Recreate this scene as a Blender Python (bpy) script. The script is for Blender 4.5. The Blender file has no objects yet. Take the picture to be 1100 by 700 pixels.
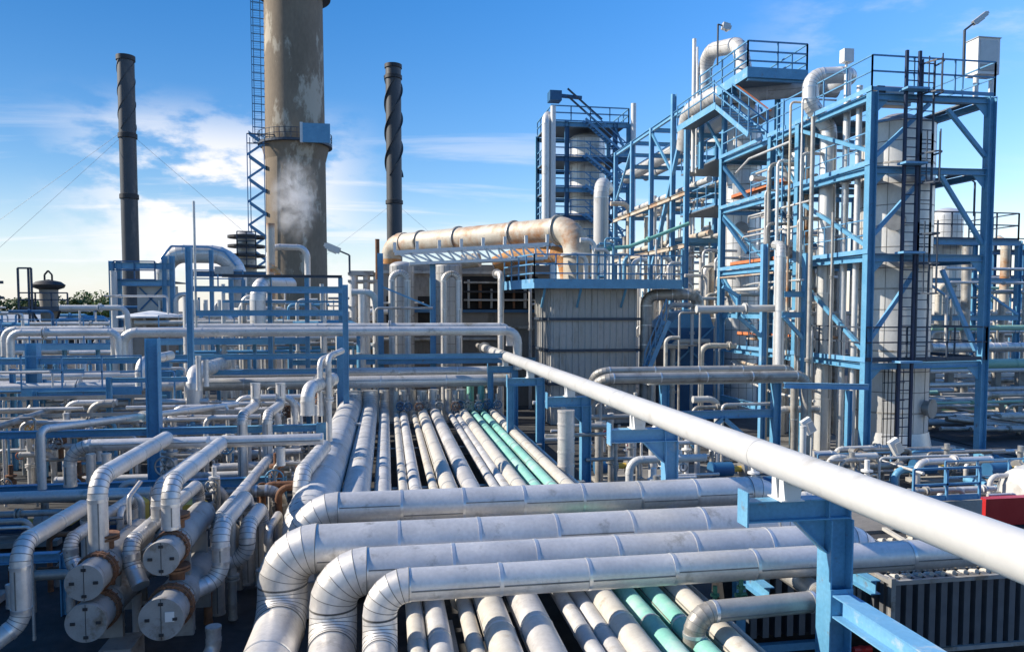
import bpy, math, random
from mathutils import Vector, Matrix
random.seed(7)
V = Vector
sc = bpy.context.scene
COL = sc.collection
PI = math.pi
R_ = math.radians

# ------------------------------------------------------------------ camera
CH = 5.3                       # eye height, metres
YAW, PITCH, FPX = R_(9.43), R_(3.0), 810.0
cam_d = bpy.data.cameras.new('camera')
cam = bpy.data.objects.new('camera', cam_d); COL.objects.link(cam)
cam.location = (0, 0, CH)
cam.rotation_euler = (PI/2 - PITCH, 0, -YAW)
cam_d.sensor_width = 36.0
cam_d.lens = FPX / 1100.0 * 36.0
PPY = 333.0 + FPX*math.tan(PITCH)          # principal point row in the photograph
cam_d.shift_y = (PPY - 350.0) / 1100.0
cam_d.clip_start = 0.1; cam_d.clip_end = 6000
sc.camera = cam
CAM = V((0, 0, CH))
FW = V((math.sin(YAW)*math.cos(PITCH), math.cos(YAW)*math.cos(PITCH), -math.sin(PITCH)))
RT = V((math.cos(YAW), -math.sin(YAW), 0))
UP = RT.cross(FW)
def ray(px, py): return FW + RT*((px-550.0)/FPX) + UP*(-(py-PPY)/FPX)
def onY(px, py, Y): d = ray(px, py); return CAM + d*(Y/d.y)
def onX(px, py, X): d = ray(px, py); return CAM + d*(X/d.x)
def onZ(px, py, z): d = ray(px, py); return CAM + d*((z-CH)/d.z)
def XY(px, Y): return onY(px, 333, Y).x     # X of a column seen at px standing at depth Y
def ZY(py, Y, px=415): return onY(px, py, Y).z

# ------------------------------------------------------------------ materials
def nt(name):
    m = bpy.data.materials.new(name); m.use_nodes = True
    n = m.node_tree; n.nodes.clear()
    out = n.nodes.new('ShaderNodeOutputMaterial'); b = n.nodes.new('ShaderNodeBsdfPrincipled')
    n.links.new(b.outputs[0], out.inputs[0])
    return m, n, b
def N(n, t, **kw):
    x = n.nodes.new(t)
    for k, v in kw.items():
        if k in x.inputs.keys(): x.inputs[k].default_value = v
        else: setattr(x, k, v)
    return x
def mat(name, c1, c2=None, rough=.5, metal=0.0, scale=3.0, stain=None, stain_amt=.0, stain_scale=1.2,
        streak=1.0, bump=.0, bump_scale=30.0, rvar=.12, spec=.5, fine=0.0, sharp=None):
    m, n, b = nt(name)
    L = n.links.new
    tc = N(n, 'ShaderNodeTexCoord'); oi = N(n, 'ShaderNodeObjectInfo')
    off = N(n, 'ShaderNodeVectorMath', operation='SCALE'); off.inputs[0].default_value = (37, 91, 53)
    L(oi.outputs['Random'], off.inputs['Scale'])
    add = N(n, 'ShaderNodeVectorMath', operation='ADD')
    L(tc.outputs['Object'], add.inputs[0]); L(off.outputs[0], add.inputs[1])
    mp = N(n, 'ShaderNodeMapping'); mp.inputs['Scale'].default_value = (1, 1, streak); L(add.outputs[0], mp.inputs['Vector'])
    nz = N(n, 'ShaderNodeTexNoise', Scale=scale, Detail=6.0, Roughness=.6); L(mp.outputs[0], nz.inputs['Vector'])
    rp = N(n, 'ShaderNodeMapRange'); rp.inputs['From Min'].default_value = .32; rp.inputs['From Max'].default_value = .68
    L(nz.outputs['Fac'], rp.inputs['Value'])
    mx = N(n, 'ShaderNodeMix', data_type='RGBA')
    mx.inputs[6].default_value = (*c1, 1); mx.inputs[7].default_value = (*(c2 or c1), 1)
    L(rp.outputs[0], mx.inputs[0]); col = mx.outputs[2]
    if fine:
        nf = N(n, 'ShaderNodeTexNoise', Scale=scale*14, Detail=3.0); L(mp.outputs[0], nf.inputs['Vector'])
        r3 = N(n, 'ShaderNodeMapRange'); r3.inputs['To Min'].default_value = 1-fine; r3.inputs['To Max'].default_value = 1+fine
        r3.inputs['From Min'].default_value = .3; r3.inputs['From Max'].default_value = .7
        L(nf.outputs['Fac'], r3.inputs['Value'])
        mm = N(n, 'ShaderNodeVectorMath', operation='SCALE'); L(col, mm.inputs[0]); L(r3.outputs[0], mm.inputs['Scale']); col = mm.outputs[0]
    if stain:
        n2 = N(n, 'ShaderNodeTexNoise', Scale=stain_scale, Detail=8.0, Roughness=.68); L(mp.outputs[0], n2.inputs['Vector'])
        r2 = N(n, 'ShaderNodeMapRange'); r2.inputs['From Min'].default_value = .62-stain_amt*.3; r2.inputs['From Max'].default_value = .74-stain_amt*.2
        if sharp: r2.inputs['From Max'].default_value = r2.inputs['From Min'].default_value + sharp
        L(n2.outputs['Fac'], r2.inputs['Value'])
        m2 = N(n, 'ShaderNodeMix', data_type='RGBA'); m2.inputs[7].default_value = (*stain, 1)
        L(r2.outputs[0], m2.inputs[0]); L(col, m2.inputs[6]); col = m2.outputs[2]
    L(col, b.inputs['Base Color'])
    rr = N(n, 'ShaderNodeMapRange'); rr.inputs['To Min'].default_value = max(.05, rough-rvar); rr.inputs['To Max'].default_value = min(1, rough+rvar)
    L(nz.outputs['Fac'], rr.inputs['Value']); L(rr.outputs[0], b.inputs['Roughness'])
    b.inputs['Metallic'].default_value = metal
    b.inputs['Specular IOR Level'].default_value = spec
    if bump:
        nb = N(n, 'ShaderNodeTexNoise', Scale=bump_scale, Detail=4.0); L(add.outputs[0], nb.inputs['Vector'])
        bp = N(n, 'ShaderNodeBump', Strength=bump, Distance=.02); L(nb.outputs['Fac'], bp.inputs['Height'])
        L(bp.outputs[0], b.inputs['Normal'])
    return m
M = {}
M['jacket'] = mat('weathered aluminium jacket', (.60,.575,.54), (.74,.715,.68), rough=.45, metal=.48, scale=1.3, stain=(.36,.34,.30), stain_amt=.12, stain_scale=2.1, bump=.2, bump_scale=3.5, fine=.07, rvar=.16)
M['jacket_dull'] = mat('dull galvanised jacket', (.48,.47,.45), (.67,.655,.63), rough=.52, metal=.25, scale=2.2, stain=(.33,.29,.23), stain_amt=.2, stain_scale=1.7, bump=.12, bump_scale=8, fine=.06)
M['jacket_old'] = mat('old grey brown jacket', (.33,.32,.30), (.48,.46,.42), rough=.5, metal=.4, scale=2.0, stain=(.20,.17,.13), stain_amt=.35, stain_scale=1.4, bump=.15, bump_scale=8, fine=.06)
M['cream'] = mat('cream weathered jacket', (.50,.465,.40), (.66,.63,.56), rough=.55, metal=.15, scale=2.5, stain=(.42,.36,.28), stain_amt=.25, stain_scale=2.5, fine=.05)
M['seam'] = mat('dark seam sealant', (.13,.125,.115), (.25,.24,.22), rough=.7)
M['band'] = mat('bright clamp band', (.66,.66,.65), (.74,.74,.73), rough=.32, metal=.7)
M['white'] = mat('white pipe paint', (.53,.525,.505), (.60,.595,.57), rough=.36, scale=.7, stain=(.42,.40,.36), stain_amt=.16, stain_scale=1.1, fine=.03)
M['white_metal'] = mat('white steel paint', (.70,.70,.68), (.77,.77,.75), rough=.45, stain=(.45,.4,.33), stain_amt=.05)
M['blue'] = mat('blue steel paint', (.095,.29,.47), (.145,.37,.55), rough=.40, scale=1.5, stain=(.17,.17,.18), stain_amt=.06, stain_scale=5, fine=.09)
M['blue_pale'] = mat('pale blue paint and painted sunlight', (.12,.33,.55), (.18,.41,.62), rough=.5, scale=1.5, stain=(.40,.48,.53), stain_amt=.15, stain_scale=3, fine=.06)  # paler copy of blue; on left-facing toe plates it paints in sunlight
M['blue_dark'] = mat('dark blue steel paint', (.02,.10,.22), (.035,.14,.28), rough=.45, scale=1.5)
M['navy'] = mat('navy ladder paint', (.012,.022,.055), (.02,.04,.09), rough=.5)
M['rail'] = mat('blue handrail paint', (.08,.24,.42), (.13,.32,.52), rough=.45)
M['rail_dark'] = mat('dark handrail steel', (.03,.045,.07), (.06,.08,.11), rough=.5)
M['grating'] = mat('grating steel', (.13,.16,.19), (.2,.23,.26), rough=.6, metal=.3, scale=20)
M['teal'] = mat('teal pipe paint', (.20,.50,.41), (.29,.58,.49), rough=.5, scale=1.2, stain=(.44,.60,.53), stain_amt=.3, fine=.07)
M['green'] = mat('pale green pipe paint', (.25,.45,.33), (.32,.52,.40), rough=.45)
M['green_dark'] = mat('dark green valve paint', (.02,.12,.07), (.04,.17,.10), rough=.5)
M['concrete'] = mat('weathered concrete', (.30,.28,.25), (.40,.38,.34), rough=.85, scale=1.5, stain=(.2,.19,.17), stain_amt=.3, bump=.3, bump_scale=12, fine=.08)
M['stack_concrete'] = mat('stained chimney concrete', (.20,.155,.105), (.28,.22,.155), rough=.85, scale=.25, stain=(.50,.44,.34), stain_amt=.22, stain_scale=.22, streak=.42, bump=.2, bump_scale=2, fine=.08, sharp=.05)
M['dark_steel'] = mat('dark chimney steel', (.055,.06,.068), (.09,.095,.10), rough=.55, metal=.2, scale=.5, stain=(.14,.13,.12), stain_amt=.15, stain_scale=.8, streak=.4)
M['steel'] = mat('bare machine steel', (.28,.28,.27), (.40,.40,.39), rough=.45, metal=.5, stain=(.16,.11,.07), stain_amt=.2)
M['cover'] = mat('grey exchanger cover paint', (.30,.295,.28), (.40,.39,.375), rough=.55, metal=.2, scale=4, stain=(.19,.15,.11), stain_amt=.3, stain_scale=3, fine=.05)
M['black'] = mat('black steel', (.018,.018,.02), (.04,.04,.042), rough=.6)
M['gap'] = mat('flat dark opening fill', (.012,.012,.013), (.03,.028,.026), rough=.9)  # dark fill for flat opening and window sheets, shade put into the colour
M['rust'] = mat('rusty steel', (.13,.055,.028), (.24,.12,.06), rough=.8, scale=5, stain=(.10,.04,.02), stain_amt=.3, bump=.3)
M['rust_bright'] = mat('bright orange rust', (.45,.17,.045), (.62,.33,.12), rough=.8, scale=4, stain=(.6,.52,.4), stain_amt=.2, bump=.3)
M['duct'] = mat('weathered duct sheet', (.46,.40,.31), (.60,.56,.48), rough=.6, metal=.1, scale=.8, stain=(.38,.17,.06), stain_amt=.42, stain_scale=.55, bump=.2, bump_scale=6, fine=.08)
M['panel'] = mat('pale corrugated cladding', (.40,.40,.38), (.50,.49,.47), rough=.55, metal=.25, scale=1.5, stain=(.28,.26,.22), stain_amt=.2, streak=.3, fine=.05)
M['panel_brown'] = mat('brown grey cladding', (.22,.20,.175), (.31,.285,.25), rough=.65, scale=1.2, stain=(.13,.11,.09), stain_amt=.25, streak=.3)
M['column'] = mat('pale column jacket', (.64,.635,.61), (.74,.735,.71), rough=.42, metal=.4, scale=1.0, stain=(.42,.40,.35), stain_amt=.08, stain_scale=1.1, streak=.5, bump=.12, bump_scale=5, fine=.05)
M['orange'] = mat('orange tray paint', (.50,.14,.05), (.62,.22,.09), rough=.6)
M['yellow'] = mat('yellow guard paint', (.62,.40,.05), (.7,.48,.09), rough=.5, stain=(.4,.28,.1), stain_amt=.2)
M['red'] = mat('red truck paint', (.42,.015,.018), (.48,.025,.025), rough=.35)
M['fin'] = mat('grey radiator paint', (.11,.115,.125), (.16,.165,.175), rough=.5, metal=.2)
M['fin_top'] = mat('dusty radiator top', (.42,.40,.36), (.55,.53,.48), rough=.7)
M['lamp'] = mat('lamp housing grey', (.5,.5,.48), (.6,.6,.58), rough=.4, metal=.3)
M['glass'] = mat('lamp glass', (.6,.62,.62), (.7,.7,.7), rough=.15)
M['bark'] = mat('tree bark', (.10,.075,.05), (.16,.12,.08), rough=.9)
M['leaf'] = mat('leaf green', (.06,.11,.02), (.14,.19,.04), rough=.7, scale=.5)
M['leaf_dark'] = mat('dark leaf green', (.04,.075,.02), (.08,.12,.03), rough=.7, scale=.5)
M['tyre'] = mat('tyre rubber', (.02,.02,.02), (.035,.035,.035), rough=.8)
M['roofing'] = mat('far shed roof', (.30,.34,.38), (.42,.45,.48), rough=.6)
M['ground'] = mat('dark stained asphalt', (.030,.031,.033), (.058,.058,.058), rough=.88, scale=.35, stain=(.10,.098,.09), stain_amt=.15, stain_scale=.6, bump=.4, bump_scale=40, fine=.2)
M['pad'] = mat('worn concrete slab', (.15,.145,.135), (.23,.22,.205), rough=.88, scale=.6, stain=(.08,.078,.072), stain_amt=.3, stain_scale=.5, bump=.3, bump_scale=30, fine=.1)

# ------------------------------------------------------------------ mesh builder
class MB:
    def __init__(s): s.v=[]; s.f=[]; s.sm=[]; s.mi=[]; s.cur=0; s.mats=[]
    def use(s, m):
        if m not in s.mats: s.mats.append(m)
        s.cur=s.mats.index(m); return s
    def face(s, idx, smooth=False): s.f.append(idx); s.sm.append(smooth); s.mi.append(s.cur)
    def hexa(s, c):                                   # 8 corners: 4 bottom ccw, 4 top ccw
        o=len(s.v); s.v+= [tuple(p) for p in c]
        for q in ((3,2,1,0),(4,5,6,7),(0,1,5,4),(1,2,6,5),(2,3,7,6),(3,0,4,7)): s.face(tuple(o+i for i in q))
    def box(s, x0,y0,z0,x1,y1,z1):
        x0,x1=min(x0,x1),max(x0,x1); y0,y1=min(y0,y1),max(y0,y1); z0,z1=min(z0,z1),max(z0,z1)
        s.hexa([(x0,y0,z0),(x1,y0,z0),(x1,y1,z0),(x0,y1,z0),(x0,y0,z1),(x1,y0,z1),(x1,y1,z1),(x0,y1,z1)])
        return s
    def bar(s, a, b, w, h, up=(0,0,1), ou=0, ov=0):   # rectangular bar a->b, w sideways, h along up
        a=V(a); b=V(b); d=(b-a).normalized(); up=V(up)
        if abs(d.dot(up))>.98: up=V((0,1,0))
        si=d.cross(up).normalized(); u=si.cross(d).normalized()
        a=a+si*ou+u*ov; b=b+si*ou+u*ov
        A=[a-si*w/2-u*h/2, a+si*w/2-u*h/2, a+si*w/2+u*h/2, a-si*w/2+u*h/2]
        B=[p+(b-a) for p in A]
        s.hexa([A[0],A[1],B[1],B[0],A[3],A[2],B[2],B[3]])
        return s
    def ibeam(s, a, b, w, h, t=.016, up=(0,0,1)):     # flanges at +-h/2 along up
        s.bar(a,b,w,t,up,0,h/2-t/2); s.bar(a,b,w,t,up,0,-h/2+t/2); s.bar(a,b,t*.8,h-2*t-.002,up); return s
    def tube(s, a, b, r, seg=10, r2=None, cap=True):
        a=V(a); b=V(b); d=b-a
        if d.length<1e-6: return s
        d.normalize(); r2=r if r2 is None else r2
        x=d.orthogonal().normalized(); y=d.cross(x)
        o=len(s.v)
        for p,rr in ((a,r),(b,r2)):
            for i in range(seg):
                t=2*PI*i/seg; s.v.append(tuple(p+x*(math.cos(t)*rr)+y*(math.sin(t)*rr)))
        for i in range(seg):
            j=(i+1)%seg; s.face((o+i,o+j,o+seg+j,o+seg+i),True)
        if cap:
            o2=len(s.v); s.v+=s.v[o:o+2*seg]
            s.face(tuple(o2+i for i in reversed(range(seg)))); s.face(tuple(o2+seg+i for i in range(seg)))
        return s
    def ringat(s, c, n, r, wid, seg=16, thick=.0):     # closed collar round a pipe
        c=V(c); n=V(n).normalized(); return s.tube(c-n*wid/2, c+n*wid/2, r, seg)
    def elbow(s, st, r, seg=16, r2=None):              # st: [(pos,tangent)], mitred gores
        nrm=None
        for k in range(len(st)-1):
            c=st[k][1].cross(st[k+1][1])
            if c.length>1e-6: nrm=c.normalized(); break
        if nrm is None: return s
        def ring(i):
            p,t=st[i]; q=nrm.cross(t).normalized(); rr=r if r2 is None else r+(r2-r)*i/(len(st)-1)
            return [tuple(p+nrm*(math.cos(2*PI*k/seg)*rr)+q*(math.sin(2*PI*k/seg)*rr)) for k in range(seg)]
        for i in range(len(st)-1):
            o=len(s.v); s.v+=ring(i)+ring(i+1)
            for k in range(seg):
                j=(k+1)%seg; s.face((o+k,o+j,o+seg+j,o+seg+k),True)
        return s
    def lathe(s, c, prof, seg=32, axis='z', smooth=True):   # prof [(r,h)] along axis
        c=V(c); o=len(s.v)
        def P(r,h,t):
            if axis=='z': return c+V((r*math.cos(t), r*math.sin(t), h))
            if axis=='y': return c+V((r*math.cos(t), h, r*math.sin(t)))
            return c+V((h, r*math.cos(t), r*math.sin(t)))
        flip = axis=='y'
        for k in range(len(prof)-1):
            (r0,h0),(r1,h1)=prof[k],prof[k+1]; o=len(s.v)
            for r,h in ((r0,h0),(r1,h1)):
                for i in range(seg): s.v.append(tuple(P(max(r,1e-4),h,2*PI*i/seg)))
            for i in range(seg):
                j=(i+1)%seg; q=(o+i,o+j,o+seg+j,o+seg+i)
                s.face(q[::-1] if flip else q, smooth)
        return s
    def prism(s, pts, d):                                # polygon (3D points) swept by d
        d=V(d); n=len(pts); o=len(s.v)
        s.v+=[tuple(V(p)) for p in pts]+[tuple(V(p)+d) for p in pts]
        s.face(tuple(range(o+n-1,o-1,-1))); s.face(tuple(range(o+n,o+2*n)))
        for i in range(n):
            j=(i+1)%n; s.face((o+i,o+j,o+n+j,o+n+i))
        return s
    def build(s, name, m, parent=None, loc=None):
        if not s.v: return None
        if parent is not None:
            base=V(parent.get('wloc'))
        else:
            if loc is None:
                xs=[p[0] for p in s.v]; ys=[p[1] for p in s.v]; zs=[p[2] for p in s.v]
                loc=V(((min(xs)+max(xs))/2,(min(ys)+max(ys))/2,min(zs)))
            base=V(loc)
        me=bpy.data.meshes.new(name)
        me.from_pydata([(p[0]-base.x,p[1]-base.y,p[2]-base.z) for p in s.v],[],s.f)
        me.polygons.foreach_set('use_smooth', s.sm)
        if s.mats:
            for q in s.mats: me.materials.append(M[q])
            me.polygons.foreach_set('material_index', s.mi)
        else: me.materials.append(M[m] if isinstance(m,str) else m)
        me.update()
        o=bpy.data.objects.new(name, me); COL.objects.link(o)
        if parent is not None: o.parent=parent
        else: o.location=base
        o['wloc']=tuple(base)
        return o
USED={}
BACK=MB()
FR=random.Random(1234)
def tag(o, label, cat, group=None, kind=None):
    o['label']=label; o['category']=cat
    if group: o['group']=group
    if kind: o['kind']=kind
    return o
def empty(name, loc, label, cat, group=None):
    o=bpy.data.objects.new(name, None); COL.objects.link(o); o.location=V(loc); o['wloc']=tuple(V(loc))
    o.empty_display_size=.2
    return tag(o,label,cat,group)
def struct(o): o['kind']='structure'; return o
def clone(root, loc, label=None):
    r=root.copy(); COL.objects.link(r); r.location=V(loc)
    if label: r['label']=label
    for ch in root.children:
        c=ch.copy(); COL.objects.link(c); c.parent=r
        for g in ch.children:
            d=g.copy(); COL.objects.link(d); d.parent=c
    return r

# ------------------------------------------------------------------ pipes
def route(pts, R, n=7):
    pts=[V(p) for p in pts]; out=[]; cur=pts[0]
    for i in range(1,len(pts)-1):
        a=(pts[i]-pts[i-1]).normalized(); b=(pts[i+1]-pts[i]).normalized()
        ang=a.angle(b)
        if ang<.02: continue
        Ri=R[i-1] if isinstance(R,(list,tuple)) else R
        t=Ri*math.tan(ang/2)
        t=min(t,(pts[i]-pts[i-1]).length*.49 if i>1 else (pts[i]-pts[i-1]).length*.95,(pts[i+1]-pts[i]).length*.49 if i<len(pts)-2 else (pts[i+1]-pts[i]).length*.95)
        Ri=t/math.tan(ang/2)
        nrm=a.cross(b).normalized(); s0=pts[i]-a*t
        cen=s0+nrm.cross(a)*Ri
        m=max(2,int(round(n*ang/(PI/2))))
        st=[]
        for k in range(m+1):
            rot=Matrix.Rotation(ang*k/m,3,nrm)
            st.append((cen+rot@(s0-cen), rot@a))
        out.append(('s',cur,s0)); out.append(('e',st)); cur=st[-1][0]
    out.append(('s',cur,pts[-1]))
    return out
def pipe(label, pts, r, R=None, m='jacket', group=None, seg=16, gap=1.6, name='pipe', cat='pipe', fancy=False, bands=True, rbig=1.0, flanges=False, stuff=False):
    R=R or r*2.6
    seg_list=route(pts,R, 6)
    if not fancy:
        b=MB() if not stuff else BACK.use(m)
        for s in seg_list:
            if s[0]=='s':
                b.tube(s[1],s[2],r,seg)
                L=(s[2]-s[1]).length; d=(s[2]-s[1]).normalized() if L>1e-4 else None
                if bands and d:
                    k=max(1,int(L/gap))
                    for i in range(k+1): b.ringat(s[1]+d*min(max(L*i/k,.03),max(L-.03,.03)),d,r*1.035+.003,.05,seg)
            else: b.elbow(s[1],r,seg)
            if s[0]=='s' and (s[2]-s[1]).length>1.2 and .04<r<.2 and FR.random()<.55:
                d=(s[2]-s[1]).normalized(); p=s[1]+(s[2]-s[1])*FR.uniform(.25,.75)
                b.ringat(p-d*.035,d,r*1.55+.01,.03,seg); b.ringat(p+d*.035,d,r*1.55+.01,.03,seg)
        if flanges:
            for p,q in ((V(pts[0]),V(pts[1])),(V(pts[-1]),V(pts[-2]))):
                d=(q-p).normalized(); b.ringat(p+d*.03,d,r*1.55,.06,seg)
        if stuff: return None
        o=b.build(name,m); tag(o,label,cat,group); return o
    lo=min(pts,key=lambda p:p[2])
    root=empty(name,lo,label,cat,group)
    for s in seg_list:
        if s[0]=='s':
            L=(s[2]-s[1]).length
            if L<.02: continue
            d=(s[2]-s[1]).normalized(); lap=MB().use(m); lap.tube(s[1],s[2],r,seg,cap=False)
            k=max(1,int(round(L/gap))); lap.use('seam')
            for i in range(k+1):
                p=s[1]+d*(L*i/k); MB().ringat(p,d,r+.007,.045,seg).build('clamp_band','band',root)
                if i<k:
                    a0=random.choice((-.10,.12,-.35,.3))
                    side=V((0,-1,0)) if abs(d.y)<.5 else V((-1,0,0))
                    u=(side-d*side.dot(d)).normalized(); w=d.cross(u); w=w if w.z>0 else -w
                    if abs(d.z)>.7: w=d.cross(u)
                    q=(u*math.cos(a0)+w*math.sin(a0))
                    lap.bar(p+q*(r+.001)+d*.03, s[1]+d*(L*(i+1)/k)+q*(r+.001)-d*.03,.016,.012,up=q)
            lap.build('jacket',m,root)
        else:
            e=MB().use(m); e.elbow(s[1],r*rbig,seg); e.use('seam')
            for p,t in s[1]: e.ringat(p,t,r*rbig+.003,.009,seg)
            e.build('elbow',m,root)
    return root

# ------------------------------------------------------------------ rails, ladders, frames
def railing_mb(b, pts, h=1.1, gap=1.4, t=.045, rails=(1.0,.55), kick=True):
    pts=[V(p) for p in pts]
    for a,c in zip(pts,pts[1:]):
        L=(c-a).length; k=max(1,int(round(L/gap)))
        for i in range(k+1):
            p=a+(c-a)*(i/k); b.bar(p,p+V((0,0,h)),t,t)
        for q in rails: b.bar(a+V((0,0,h*q)),c+V((0,0,h*q)),t,t)
        if kick: b.bar(a+V((0,0,.06)),c+V((0,0,.06)),.012,.12)
def ladder_mb(b, x, y, z0, z1, w=.5, cage=False, ax='x', t=.05, side=-1):
    d=V((1,0,0)) if ax=='x' else V((0,1,0)); o=V((0,side,0)) if ax=='x' else V((side,0,0))
    p=V((x,y,0))
    for s in (-1,1): b.bar(p+d*(s*w/2)+V((0,0,z0)), p+d*(s*w/2)+V((0,0,z1)), t,t)
    z=z0+.2
    while z<z1-.05: b.bar(p-d*(w/2)+V((0,0,z)), p+d*(w/2)+V((0,0,z)), .03,.03); z+=.3
    if cage:
        z=z0+2.2; hoop=[]
        while z<=z1+.01:
            c=[p+d*(math.cos(a)*w*.62)+o*(math.sin(a)*.62)+V((0,0,z)) for a in [PI*i/6 for i in range(7)]]
            for a,q in zip(c,c[1:]): b.bar(a,q,.03,.05)
            z+=.95
        for i in (1,3,5):
            a=PI*i/6; q=p+d*(math.cos(a)*w*.62)+o*(math.sin(a)*.62)
            if z1-z0>3: b.bar(q+V((0,0,z0+2.2)),q+V((0,0,z1)),.03,.03)
def stair_mb(b, a, c, w=.8, wd=(1,0,0), t=.05):        # stair flight from a up to c (centre line)
    a=V(a); c=V(c); wd=V(wd)
    for s in (-1,1): b.bar(a+wd*(s*w/2),c+wd*(s*w/2),.04,.2)
    n=max(3,int(abs(c.z-a.z)/.2))
    for i in range(1,n):
        p=a+(c-a)*(i/n); b.bar(p-wd*(w/2),p+wd*(w/2),.22,.03)
def column_thing(label, cx, cy, z0, z1, r, m='column', skirt=0, dome=.5, bands=(), cat='column', group=None, name='distillation_column', manholes=()):
    root=empty(name,(cx,cy,z0),label,cat,group); c=(cx,cy,0)
    zz=z0
    if skirt:
        MB().lathe(c,[(r*1.16,z0),(r*1.02,z0+skirt)],40).build('skirt',m,root); zz=z0+skirt
        MB().lathe(c,[(0,z0+.12),(r*1.25,z0+.12),(r*1.25,z0),(0,z0)],40,smooth=False).build('base_ring','steel',root)
    sh=MB().use(m); sh.lathe(c,[(r,zz),(r,z1)],40); sh.use('seam')
    if dome: MB().lathe(c,[(r,z1)]+[(r*math.cos(a),z1+dome*math.sin(a)) for a in [PI/2*i/8 for i in range(1,9)]],40).build('dome',m,root)
    z=zz+.7; k=0
    while z<z1:
        if k%3==0: MB().lathe(c,[(r,z-.03),(r+.014,z-.03),(r+.014,z+.03),(r,z+.03)],40,smooth=False).build('jacket_band','jacket_old',root)
        else: sh.lathe(c,[(r,z-.012),(r+.008,z-.012),(r+.008,z+.012),(r,z+.012)],40,smooth=False)
        z+=.72; k+=1
    b=sh
    for i in range(9):
        a=-PI/2+ (i-4)*.42
        b.bar((cx+math.cos(a)*(r+.002),cy+math.sin(a)*(r+.002),zz),(cx+math.cos(a)*(r+.002),cy+math.sin(a)*(r+.002),z1),.014,.012,up=(math.cos(a),math.sin(a),0))
    sh.build('shell',m,root)
    for (ang,z) in manholes:
        d=V((math.cos(ang),math.sin(ang),0)); p=V((cx,cy,z))
        MB().tube(p+d*(r-.05),p+d*(r+.22),.26,16).ringat(p+d*(r+.22),d,.34,.07,16).build('manhole','steel',root)
    return root
# ================================================================== GROUND
g=MB(); g.v=[(-3000,-3000,0),(3000,-3000,0),(3000,3000,0),(-3000,3000,0)]; g.face((0,1,2,3))
struct(g.build('ground','ground',loc=(0,0,0)))
def pad(name,x0,y0,x1,y1,z=.06,m='pad'): return struct(MB().box(x0,y0,.004,x1,y1,z).build(name,m))
pad('concrete_pad',14.6,21.2,21.5,28.5,.12)
pad('concrete_pad',7.0,16,14.0,24,.08)
pad('paved_road',22.5,8,29,60,.03,'ground')

# ================================================================== RACK PIPES
ZB=.95
RACK=[ # left,right px at row 515, material, y far, y near, label
 (330,366,.80,'jacket_dull',13.95,'thickest pale pipe at the left edge of the low pipe rack'),
 (373,397,.56,'jacket_dull',13.95,'second thick pale pipe from the left on the low pipe rack'),
 (404,419,.35,'jacket_dull',12.2,'third rack pipe from the left, straight ahead up the picture'),
 (428,436,.22,'cream',4,'thin cream rack pipe just right of the three thick left ones'),
 (438,451,.27,'jacket_dull',4,'medium grey rack pipe beside the thin cream one'),
 (459,467,.20,'cream',4,'thin pale rack pipe in the wide dark gap left of centre'),
 (472,485,.36,'cream',4,'thick cream stained rack pipe near the centre of the rack'),
 (491,510,.42,'jacket',4,'thick bright rack pipe in the centre with shaded blue right flank'),
 (521,530,.21,'jacket_dull',4,'thinner left pipe of the close pale pair right of centre on the rack'),
 (532,541,.22,'jacket_dull',4,'right pipe of the close pale pair right of centre on the rack'),
 (543,558,.34,'cream',4,'cream jacketed rack pipe directly left of the teal pipes'),
 (561,574,.29,'teal',4,'left one of the two teal painted rack pipes'),
 (578,591,.28,'teal',4,'right one of the two teal painted rack pipes'),
 (595,609,.30,'cream',4,'cream rack pipe directly right of the teal pair'),
 (612,616,.085,'white',4,'thin white line at the right edge of the rack'),
]
for i,(l,r,D,m,yn,lab) in enumerate(RACK):
    D*=1.12 if 'cream' in m or 'dull' in m else 1.04
    z=ZB+D/2; x=onZ((l+r)/2,514,z).x
    yf=31.0+ (i%3)*.25
    if yn>10: pts=[(x,yn,.12),(x,yn,z),(x,yf,z),(x,yf,2.0)]
    else:     pts=[(x,yn,z),(x,yf,z),(x,yf,2.0+.3*(m=='teal'))]
    pipe(lab,pts,D/2,([.46,D+.05] if yn>10 else [D+.05]),m,'pipes lying side by side on the low rack',seg=20,gap=2.6,fancy=(D>.25),cat='rack pipe')
# sleepers under the rack
for i,y in enumerate((5.5,8.2,13.0,18.5,23.9,29.3)):
    rt=empty('rack_sleeper',(1.2,y,0),['sleeper beam of the low rack nearest the camera','sleeper beam crossing under the rack below the four cross pipes','sleeper beam under the rack just beyond the four cross pipes','sleeper beam in the middle of the low rack','sleeper beam in the far half of the low rack','sleeper beam at the far end of the low rack'][i],'pipe support','sleepers under the low rack')
    x0=-.2 if y<12 else -2.2
    MB().ibeam((x0,y,ZB-.125),(4.95,y,ZB-.125),.2,.25).build('beam','steel',rt)
    for x in (x0+.3,2.2,4.6): MB().box(x-.16,y-.16,.0,x+.16,y+.16,ZB-.252).build('leg','concrete',rt)
b=MB().ibeam((4.66,12.2,.86),(4.66,31.5,.86),.16,.24)
tag(b.build('edge_beam','blue'),'long blue edge beam with sunlit top along the right side of the rack','beam')
b=MB().ibeam((3.38,3.5,.66),(3.38,12.5,.66),.22,.22)
tag(b.build('rack_beam','blue'),'blue beam lying between the cream and teal rack pipes','beam')
# small tan angle strips beside near pipes
for k,(x,lab) in enumerate(((.50,'tan angle iron strip beside the leftmost near rack pipes'),(.86,'tan angle iron strip right of the second near rack pipe'),(1.20,'tan angle iron strip left of the thick cream near rack pipe'),(1.66,'tan angle iron strip right of the thick cream near rack pipe'))):
    tag(MB().ibeam((x,4,.82),(x,10.6,.82),.06,.1).build('angle_strip','cream'),lab,'angle iron','angle strips between near rack pipes')

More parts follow.
